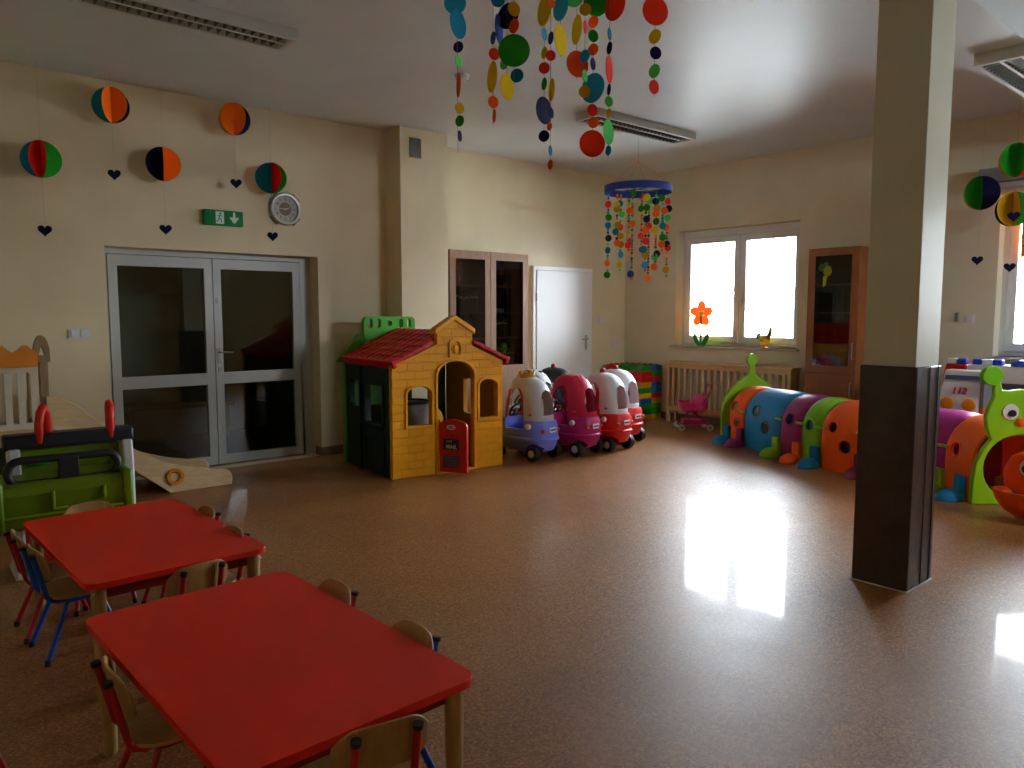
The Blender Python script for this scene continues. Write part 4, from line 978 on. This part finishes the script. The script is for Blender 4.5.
for x, tw in ((.20, .055), (.555, .012)):
    g_ = MB().tube([(x, 0, .74), (x, -.01, .84), (x + tw * .2, .0, .905), (x + tw * .5, .03, .93), (x + tw * .8, .06, .90), (x + tw, .065, .77)], .023, 12); g_.build('grip', P('grip_red', '#d02412'), gt)
MB().ball((.20, .02, .635), .045, sc=(1.4, .6, .6)).build('toy_knob', P('knob_green', '#28a848'), gt)

# ------------------------------------------------------------------ wooden climbing frame with slide at the left wall
wc = thing('climbing_frame', (.03, 6.42, 0), 0, 'wooden indoor climbing frame with slide along the left wall', 'climbing frame')
postm = noisy('post_wood', '#8d7350', '#9c8260', 7, .5, stretch=(6, 6, 1))
for yy in (0.0, .52):
    MB().box(1.00, 1.06, yy, yy + .05, 0, 1.10).build('post', postm, wc, bevel=.006)
MB().box(-.9, -.84, 0, .05, 0, 1.14).build('post', postm, wc, bevel=.006)
m_ = MB().prism([[(.97, 1.10)] + [(1.022 + .052 * math.cos(a), 1.16 + .135 * math.sin(a)) for a in [PI - PI * k / 14 for k in range(15)]] + [(1.074, 1.10)], [(1.0, 1.15), (1.022, 1.225), (1.044, 1.15)]], .05, 0, XZ(.05)); m_.build('arch_cap', postm, wc)
wave = [(-.84, 1.07), (.99, 1.07)]
for k in range(0, 61):
    x = .99 - k * (1.83 / 60); wave.append((x, 1.175 + .055 * (.5 - .5 * math.cos((x - .99) / .15 * 2 * PI))))
MB().prism(wave, .03, 0, XZ(.0)).build('wave_board', noisy('orange_wood', '#d07a14', '#d88420', 6, .45), wc)
ps = []
slots = [arch(x, x + .036, .66, 1.03, .018, 6) for x in [-.795 + .081 * k for k in range(22)]]
MB().prism([[(-.84, .60), (.99, .60), (.99, 1.075), (-.84, 1.075)]] + slots, .02, 0, XZ(.03)).build('railing', noisy('railing_pale', '#c8bfa8', '#d2c9b4', 6, .5), wc, bevel=.003)
MB().box(-.9, 1.06, -.01, .02, .50, .62).build('fascia', noisy('fascia_wood', '#b89a70', '#c4a67c', 6, .5, stretch=(1, 6, 6)), wc, bevel=.004)
MB().box(-.9, 1.0, .03, .60, .55, .60).build('platform', birch_m, wc)
MB().box(-.9, -.6, .3, .33, .0, .5).box(-.3, .9, .45, .47, .0, .55).build('lower_board', P('board_green', '#3a4a20', .6), wc)
sidep = [(1.03, .85), (1.10, .845), (1.23, .77), (1.38, .62), (1.50, .46), (1.66, .36), (1.80, .27), (2.0, .20), (2.2, .155), (2.30, .142), (2.345, .125), (2.37, .09), (2.375, .05), (2.365, 0), (1.87, 0), (1.70, .14), (1.50, .30), (1.30, .45), (1.06, .60), (1.03, .61)]
ring = circ(1.90, .115, .03)
sp_ = MB().prism([sidep], .022, 0, XZ(.0)).build('slide_side', birch_m, wc, bevel=.004)
MB().prism([sidep], .022, 0, XZ(.55)).build('slide_side', birch_m, wc, bevel=.004)
chute = [(1.0, .66), (1.2, .60), (1.45, .38), (1.7, .20), (1.95, .10), (2.3, .04), (2.3, .02), (1.95, .075), (1.7, .175), (1.45, .355), (1.2, .575), (1.0, .635)]
MB().prism(chute, .52, 0, XZ(.525)).build('slide_chute', birch_m, wc)
MB().prism([circ(1.905, .13, .068, 24), circ(1.905, .13, .040, 24)], .018, 0, XZ(-.0225)).build('ring', noisy('orange_wood', '#d07a14', '#d88420', 6, .45), sp_, bevel=.004)

# toy boxes in the corridor beyond the glazed doors
hb_ = thing('bench', (2.3, 8.9, 0), 0, 'low green bench in the dim corridor behind the glazed doors', 'bench')
MB().box(-.1, 1.1, 0, .3, .38, .42).build('seat', P('bench_green', '#2c5a28', .5), hb_); MB().box(-.05, 0, .05, .25, 0, .38).build('leg', P('bench_green', '#2c5a28', .5), hb_); MB().box(1.0, 1.05, .05, .25, 0, .38).build('leg', P('bench_green', '#2c5a28', .5), hb_)

# ------------------------------------------------------------------ paper balloons with hearts
pc_ = {'T': '#1a7f9c', 'R': '#cc2014', 'G': '#1f8a22', 'O': '#ee6a12', 'N': '#15153c', 'Y': '#c89a10'}
names_ = {'T': 'teal', 'R': 'red', 'G': 'green', 'O': 'orange', 'N': 'navy', 'Y': 'yellow'}
pm = {k: M('crepe_' + names_[k], v, .85, spec=.1) for k, v in pc_.items()}
def heart_pts(s):
    out = []
    for k in range(28):
        t = 2 * PI * k / 28; out.append((s * .058 * 16 * math.sin(t) ** 3 / 16, s * .058 * (13 * math.cos(t) - 5 * math.cos(2 * t) - 2 * math.cos(3 * t) - math.cos(4 * t)) / 16))
    return out
def paper_balloon(pos, r, secs, hz, label, hx=0):
    """folded paper discs glued into a ball; secs lists (colour, start, end) in degrees around the vertical"""
    o = thing('paper_balloon', pos, 0, label, 'paper decoration', 'paper balloons with hanging hearts')
    v = EYE - Vector(pos); a0 = math.atan2(v.y, v.x)
    mb = MB(); mats = [pm[c] for c in dict.fromkeys(q[0] for q in secs)]; idx = {c: i for i, c in enumerate(dict.fromkeys(q[0] for q in secs))}
    for c, e0, e1 in secs:
        for edge, sg in ((e0, 1), (e1, -1)):
            a = a0 + math.radians(edge); nn = Vector((-math.sin(a), math.cos(a), 0)) * sg * .0012
            pts = [Vector((math.cos(a) * r * math.sin(t), math.sin(a) * r * math.sin(t), r * math.cos(t))) + nn for t in [PI * i / 24 for i in range(25)]]
            pts2 = [p + nn * .5 for p in pts]; m = len(pts)
            mb.add(pts + pts2, [tuple(range(m)), tuple(range(2 * m - 1, m - 1, -1))] + [(i, i + 1, m + i + 1, m + i) for i in range(m - 1)], idx[c])
    mb.build('balloon', mats, o)
    th = MB().tube([(0, 0, r), (0, 0, ZC - pos[2])], .0009, 5).tube([(0, 0, -r), (hx * .5, 0, (hz - pos[2]) * .6), (hx, 0, hz - pos[2] + .03)], .0009, 5); th.build('thread', P('thread', '#b0a880', .8), o)
    MB().prism(heart_pts(.85), .004, 0, TR(hx, 0, hz - pos[2]) @ RZ(a0 + PI / 2) @ XZ(.002)).build('heart', pm['N'], o)
rest = lambda c1, c2, c3, a, b: [(c1, a, a + (b - a) / 3), (c2, a + (b - a) / 3, a + 2 * (b - a) / 3), (c3, a + 2 * (b - a) / 3, b)]
bl_ = [((41, 159), [('T', -100, -37), ('R', -37, 15), ('G', 15, 95)] + rest('O', 'Y', 'N', 95, 260), 230, 'teal, red and green paper balloon, lowest and farthest left on the door wall'),
       ((111, 105), [('T', -95, -28), ('O', -28, 56), ('N', 56, 105)] + rest('R', 'G', 'Y', 105, 265), 174, 'teal, orange and navy paper balloon, upper left above the double door'),
       ((163, 164), [('Y', -125, -72), ('N', -72, 2), ('O', 2, 88)] + rest('G', 'R', 'T', 88, 235), 229, 'navy and orange paper balloon, middle one above the double door'),
       ((234, 119), [('Y', -110, -50), ('O', -50, 45), ('N', 45, 100)] + rest('T', 'G', 'R', 100, 250), 183, 'orange paper balloon with navy edge near the ceiling above the exit sign'),
       ((271, 178), [('T', -88, 3), ('R', 3, 40), ('G', 40, 92)] + rest('Y', 'N', 'O', 92, 272), 236, 'teal, red and green paper balloon just above the wall clock')]
for (px, py), secs, hy, lb in bl_:
    c = at_y(px, py, 6.93); h = at_y(px, hy, 6.93)
    paper_balloon(tuple(c), .142, secs, h.z, lb)
for (px, py), secs, hy, lb, X_ in (((1017, 160), [('Y', -110, -55), ('G', -55, 28), ('R', 28, 100)] + rest('O', 'N', 'T', 100, 250), 216, 'green paper balloon with yellow and red edges, topmost by the right window', 7.9), ((981, 193), [('Y', -115, -58), ('G', -58, 5), ('N', 5, 92)] + rest('O', 'R', 'T', 92, 245), 260, 'green and navy paper balloon left of the right window', 8.25), ((1013, 209), [('N', -115, -52), ('Y', -52, 22), ('G', 22, 95)] + rest('T', 'R', 'O', 95, 245), 267, 'yellow and green paper balloon, lowest by the right window', 8.25)):
    c = at_x(px, py, X_); h = at_x(px, hy, X_)
    paper_balloon(tuple(c), .160 if hy != 216 else .15, secs, h.z, lb)

# ------------------------------------------------------------------ hanging disc mobiles
dc = {'t': '#14789a', 's': '#2f9fc8', 'n': '#14143a', 'l': '#4fc45a', 'g': '#1c7a1a', 'o': '#ec5c14', 'r': '#d82c10', 'y': '#dcb810', 'k': '#b88a10', 'b': '#14306e', 'c': '#dd4410'}
dm = {k: M('foam_disc_' + k, v, .8, spec=.1) for k, v in dc.items()}
mob = thing('disc_mobile', (0, 0, 0), 0, 'large mobile of multicoloured paper discs hanging nearest the camera at the top', 'mobile')
D0 = 3.8
strands = [
 (457, D0 + .05, [(3, 11, 11, 's', -2), (24, 8, 14, 't', 1), (47, 5, 5.5, 'n', 1), (61.5, 3.3, 6, 'l', 1), (85, 2, 12, 'o', 1), (108, 4.5, 5.5, 'k', 2), (121, 4.3, 5.5, 'g', 2), (136, 2, 5.5, 'n', 2)], 150),
 (493, D0 - .35, [(0, 7, 5, 't', 5), (38, 2.5, 6, 'b', 0), (54, 5.3, 6, 'r', 1), (77, 5, 15, 'y', -1), (102, 5.2, 6, 'o', 0), (116, 1.6, 6.5, 'o', 1)], 122),
 (507, D0 + .42, [(16, 10.5, 12.5, 'n', 1), (29, 4, 14, 'b', -8), (64, 4, 5.5, 'l', -3), (87, 7, 13, 'y', 0)], 95),
 (514, D0 - .44, [(9, 6, 7, 'k', 0), (26, 5, 7, 'c', 0), (50.5, 16, 16, 'g', 0), (75.6, 6.5, 6.8, 't', 3)], 82),
 (544.5, D0 + .48, [(10, 7, 15, 'y', 0), (34, 2.5, 6, 's', 0), (53, 3, 6, 'y', 0), (68, 5.7, 5.7, 'r', 0), (84, 2.5, 6, 'g', 0), (110.5, 8, 13.5, 'n', 0), (136, 5.5, 5.8, 'n', 0)], 141),
 (551, D0 - .50, [(3, 4, 5, 'o', 0), (38, 2.5, 6, 'b', 0), (55.5, 5, 5.3, 'r', 0), (90, 3, 11, 'y', 1), (113, 2, 5, 'n', 1), (126.5, 2.5, 4, 'c', -1), (150.5, 1.7, 5, 't', 0), (164.6, 2.4, 5, 'r', 0)], 168),
 (560.8, D0 + .1, [(7, 7.5, 13, 's', 0), (40, 6, 15, 'y', 0)], 55),
 (577, D0 + .47, [(-2, 9, 9, 'l', -3), (29.6, 5, 14, 'y', 0), (64, 11, 13, 'c', 1)], 77),
 (585.4, D0 - .48, [(9.6, 6, 6, 'k', 0), (27, 1.6, 6.5, 'r', 0), (56, 5, 6.2, 's', 0), (76, 2.5, 6, 'l', 0), (91.6, 6, 6, 'k', 0)], 98),
 (593.6, D0 + .44, [(3, 12, 13, 'g', 2), (22, 5, 6, 'c', 0), (36, 5, 6, 'g', 0), (49.5, 5.2, 5.8, 'c', 0), (64, 2.5, 6, 'n', 0), (88, 11.5, 14.5, 's', 0), (110, 5.2, 6, 'r', 0), (122.6, 5.5, 5.6, 'o', 1), (143.6, 13, 13.5, 'r', 0)], 157),
 (610, D0 - .38, [(6, 10, 14, 'r', 5), (34, 1.8, 6, 't', 0), (48, 2.5, 6, 'n', 0), (69.5, 3.3, 13, 'r', 0), (89.6, 1.7, 5.5, 'n', 0), (101.5, 4, 5.2, 'l', 0), (113.5, 2, 5, 'y', 0), (132, 5, 12.5, 'l', 0), (150.5, 2.7, 5, 't', 0)], 155),
 (655.5, D0, [(11, 12.5, 14, 'r', 0), (36.5, 6, 7, 'y', 0), (53, 5.6, 6.3, 'n', 1), (71, 5.5, 6.8, 'l', 0), (87, 4.8, 7, 'r', 0)], 94)]
ctr = at_depth(556, 0, D0)
def disc_mesh(pos, r, ratio, mat, name='disc', parent=None, flip=1):
    v = EYE - pos; a0 = math.atan2(v.y, v.x) + flip * math.acos(min(1, ratio))
    o = MB().lathe([(r, -.0015), (r, .0015)], 28, 0, Matrix.Translation(pos) @ RZ(a0) @ RY(PI / 2)).build(name, mat, parent)
    return o
for k, (px, D, dl_, yend) in enumerate(strands):
    top = at_depth(px, 0, D); bot = at_depth(px, yend, D); hx_ = top.x; hy_ = top.y
    st_ = MB().tube([(hx_, hy_, 3.25), (hx_, hy_, bot.z)], .0012, 5).build('strand', P('strand_thread', '#6a6a60', .8), mob)
    for j, (y, rx, ry, c, dx) in enumerate(dl_):
        p = at_depth(px + dx, y, D - .004 * j); dep = (p - EYE).dot(FW)
        p = Vector((hx_ + RT.x * dx * dep / FPX, hy_ + RT.y * dx * dep / FPX, z_at(top, px + dx, y)))
        disc_mesh(p, max(rx, ry) * D / FPX, rx / max(rx, ry), dm[c], 'disc', st_, 1 if (j + k) % 2 else -1)
hc = Vector((ctr.x, ctr.y, 3.25))
MB().lathe([(.50, -.02), (.50, .02), (.492, .02), (.492, -.02), (.50, -.02)], 48, 0, Matrix.Translation(hc)).build('hoop', P('hoop_blue', '#102c78', .6), mob)
MB().tube([hc + Vector((.49, 0, 0)), hc + Vector((0, 0, .125)), hc - Vector((.49, 0, 0))], .0015, 5).tube([hc + Vector((0, .49, 0)), hc + Vector((0, 0, .125)), hc - Vector((0, .49, 0))], .0015, 5).tube([hc - Vector((.5, 0, 0)), hc + Vector((.5, 0, 0))], .002, 5).build('suspension_cord', P('strand_thread', '#6a6a60', .8), mob)
# far mobile
D1_ = 8.4
mo2 = thing('disc_mobile', (0, 0, 0), 0, 'blue hoop mobile with short strings of small discs hanging before the room corner', 'mobile')
hc = at_depth(638, 189, D1_); Rh = 33.5 * D1_ / FPX
MB().lathe([(Rh, -.045), (Rh, .035), (Rh - .006, .035), (Rh - .006, -.045), (Rh, -.045)], 48, 0, Matrix.Translation(hc)).build('hoop', P('hoop_blue', '#102c78', .6), mo2)
MB().tube([hc - Vector((Rh, 0, 0)), hc + Vector((Rh, 0, 0))], .006, 6).tube([hc - Vector((0, Rh, 0)), hc + Vector((0, Rh, 0))], .006, 6).build('cross_bar', P('bar_dark', '#2a2a3a'), mo2)
top_ = Vector((hc.x, hc.y, ZC))
m_ = MB()
for a in range(4):
    m_.tube([hc + Vector((Rh * math.cos(a * PI / 2 + .4), Rh * math.sin(a * PI / 2 + .4), .03)), Vector((hc.x, hc.y, hc.z + .3)), top_], .001, 5)
m_.build('suspension_cord', P('strand_thread', '#6a6a60', .8), mo2)
big = [(115,203,'r'),(150,232,'k'),(118,280,'g'),(115,327,'t'),(155,325,'k'),(142,365,'t'),(118,403,'n'),(153,432,'o'),(115,475,'t'),(112,552,'o'),(112,620,'g'),(200,198,'t'),(212,262,'l'),(225,318,'o'),(205,338,'r'),(205,390,'k'),(210,440,'k'),(208,500,'t'),(203,560,'y'),(220,615,'b'),(228,138,'g'),(302,222,'g'),(303,290,'n'),(298,355,'o'),(300,420,'r'),(258,445,'r'),(272,418,'r'),(288,470,'t'),(295,497,'k'),(296,562,'s'),(355,185,'n'),(385,183,'l'),(363,225,'k'),(358,258,'o'),(360,303,'g'),(355,352,'y'),(336,390,'r'),(345,470,'b'),(368,495,'n'),(355,515,'l'),(352,572,'o'),(377,638,'o'),(380,330,'r'),(418,240,'o'),(410,330,'t'),(410,398,'g'),(405,440,'o'),(468,185,'r'),(475,228,'n'),(468,283,'l'),(460,340,'o'),(465,437,'n'),(472,460,'r'),(463,590,'k'),(303,160,'y'),(336,155,'o'),(400,165,'g'),(150,205,'y'),(265,240,'o'),(335,228,'g')]
colx = [115, 150, 205, 226, 262, 298, 340, 359, 380, 408, 466]
cold = [.35, -.5, .75, -.8, .9, -.95, .93, -.9, .85, -.7, .3]
strand_o = {}
zrange = {}
for x in colx:
    ys = [b_[1] for b_ in big if min(colx, key=lambda q: abs(q - b_[0])) == x]; zrange[x] = max(ys) + 22
small = MB(); scol = 'nrogtkls'
for x, cd in zip(colx, cold):
    px = 590 + x / 5.91; lat = (px - 638) / FPX * D1_
    dd_ = math.copysign(math.sqrt(max(0, Rh ** 2 - lat ** 2)) * min(1, abs(cd) + .1), cd)
    base = hc + RT * lat + Vector((math.cos(YAW), math.sin(YAW), 0)) * dd_
    D_ = (base - EYE).dot(FW)
    zb = at_depth(px, 170 + zrange[x] / 5.91, D_).z
    so = MB().tube([(base.x, base.y, hc.z - .04), (base.x, base.y, zb)], .0012, 5).build('strand', P('strand_thread2', '#8a8a78', .8), mo2)
    strand_o[x] = (so, base, D_)
    y = 150
    while y < zrange[x] + 15:
        if all(abs(y - b_[1]) > 24 for b_ in big if min(colx, key=lambda q: abs(q - b_[0])) == x):
            p = at_depth(px, 170 + y / 5.91, D_); p = Vector((base.x, base.y, z_at(base, px, 170 + y / 5.91))); v = EYE - p; a0 = math.atan2(v.y, v.x) + random.uniform(-.9, .9)
            small.lathe([(.016, -.0015), (.016, .0015)], 12, scol.index(random.choice(scol)), Matrix.Translation(p) @ RZ(a0) @ RY(PI / 2))
        y += 17
o = small.build('small_disc', [dm[c] for c in scol], mo2); o['kind'] = 'stuff'
for i, (x, y, c) in enumerate(big):
    key = min(colx, key=lambda q: abs(q - x)); so, base, D_ = strand_o[key]
    dx = (x - key) / 5.91; p = at_depth(590 + x / 5.91, 170 + y / 5.91, D_)
    p = Vector((base.x + RT.x * dx * D_ / FPX, base.y + RT.y * dx * D_ / FPX, z_at(base, 590 + x / 5.91, 170 + y / 5.91)))
    disc_mesh(p, .0385, random.choice((1, .97, .9, .8, .95)), dm[c], 'disc', so, random.choice((-1, 1)))

# ------------------------------------------------------------------ outside
struct(MB().box(-60, 140, -80, YF - .4, -.6, -.5).box(X1 + .4, 140, YF - .4, 110, -.6, -.5).build('ground_outside', noisy('pale_ground', '#c4c9cc', '#ced3d6', .3, .9)))
hs = thing('building', (60, 35.0, -.5), 0, 'pale blue building far outside, seen through the first window', 'building')
MB().box(0, 8, 0, 5.5, 0, 3.4).build('wall', M('pale_blue_wall', '#4fa0a8', .8), hs); MB().prism([(-.3, 3.4), (8.3, 3.4), (4, 4.2)], 6, 0, TR(0, 5.7, 0) @ XZ(0)).build('roof', M('roof_white', '#d0d4d8', .7), hs)
MB().box(-.03, 0, 1, 2, 1, 2.2).box(-.03, 0, 3.4, 4.4, 1, 2.2).build('window', M('window_dark', '#7a9aa8', .3), hs)
tr = thing('tree', (22, 4.6, -.5), 0, 'green leafy tree outside the window at the right edge', 'tree')
MB().tube([(0, 0, 0), (.1, 0, 1.5), (0, .1, 2.6)], [.18, .14, .08], 10).build('trunk', M('bark', '#4a3a28', .9), tr)
m_ = MB()
for k in range(900):
    d = Vector((random.gauss(0, 1), random.gauss(0, 1), random.gauss(0, .8))); d.normalize(); q = d * (1.7 * random.uniform(.6, 1) ** .5) + Vector((0, 0, 3.0)); u = Vector((random.gauss(0, 1), random.gauss(0, 1), random.gauss(0, 1))).normalized() * .16; v_ = u.orthogonal().normalized() * .09
    m_.add([q - u, q + v_, q + u, q - v_], [(0, 1, 2, 3)])
m_.build('foliage', M('leaf', '#3f7a34', .7), tr)

# ------------------------------------------------------------------ light
wd_ = bpy.data.worlds.new('sky'); S.world = wd_; wd_.use_nodes = True; N = wd_.node_tree.nodes; L = wd_.node_tree.links
bg = N['Background']
tcw = N.new('ShaderNodeTexCoord'); sep = N.new('ShaderNodeSeparateXYZ'); L.new(tcw.outputs['Generated'], sep.inputs[0])
rmp = N.new('ShaderNodeValToRGB'); rmp.color_ramp.elements[0].position = 0; rmp.color_ramp.elements[0].color = (.72, .80, .9, 1); rmp.color_ramp.elements[1].position = .8; rmp.color_ramp.elements[1].color = (1.1, 1.2, 1.35, 1)
L.new(sep.outputs[2], rmp.inputs[0]); L.new(rmp.outputs[0], bg.inputs[0]); bg.inputs[1].default_value = 46.0
for W in (W1, W2, W_ADDED):
    la = bpy.data.lights.new('window_portal', 'AREA'); la.shape = 'RECTANGLE'; la.size = W[0] - W[1] - .1; la.size_y = W[3] - W[2] - .1; la.cycles.is_portal = True
    lo = bpy.data.objects.new('window_portal', la); C.objects.link(lo); lo.location = (X1 + .30, (W[0] + W[1]) / 2, (W[2] + W[3]) / 2); lo.rotation_euler = (PI / 2, 0, PI / 2)
    if W is W_ADDED: lo.location = ((W[0] + W[1]) / 2, YF - .30, 2.865); lo.rotation_euler = (PI / 2, 0, 0)  # portal of the added clerestory behind the camera

sn = bpy.data.lights.new('added_sun', 'SUN'); sn.energy = 750; sn.angle = .02; sn.color = (1, .95, .88)  # added sun, hits only the outside ground to bounce extra light indoors
so_ = bpy.data.objects.new('added_sun', sn); C.objects.link(so_); so_.rotation_euler = Vector((.62, -.12, -.77)).to_track_quat('-Z', 'Y').to_euler()
# ------------------------------------------------------------------ camera
cam = bpy.data.cameras.new('camera'); co = bpy.data.objects.new('camera', cam); C.objects.link(co)
cam.sensor_width = 36; cam.lens = FPX * 36 / 1024; cam.clip_end = 300; cam.clip_start = .05
co.location = EYE
R3 = Matrix((RT, UP, -FW)).transposed(); co.rotation_euler = R3.to_euler()
S.camera = co
S.view_settings.view_transform = 'Standard'; S.view_settings.look = 'None'; S.view_settings.gamma = 1; S.view_settings.use_curve_mapping = False
S.view_settings.exposure = 0.25
S.cycles.use_denoising = True
S.cycles.max_bounces = 10; S.cycles.diffuse_bounces = 5; S.cycles.glossy_bounces = 4; S.cycles.transparent_max_bounces = 16
S.cycles.sample_clamp_indirect = 8
S.cycles.caustics_reflective = False; S.cycles.caustics_refractive = False
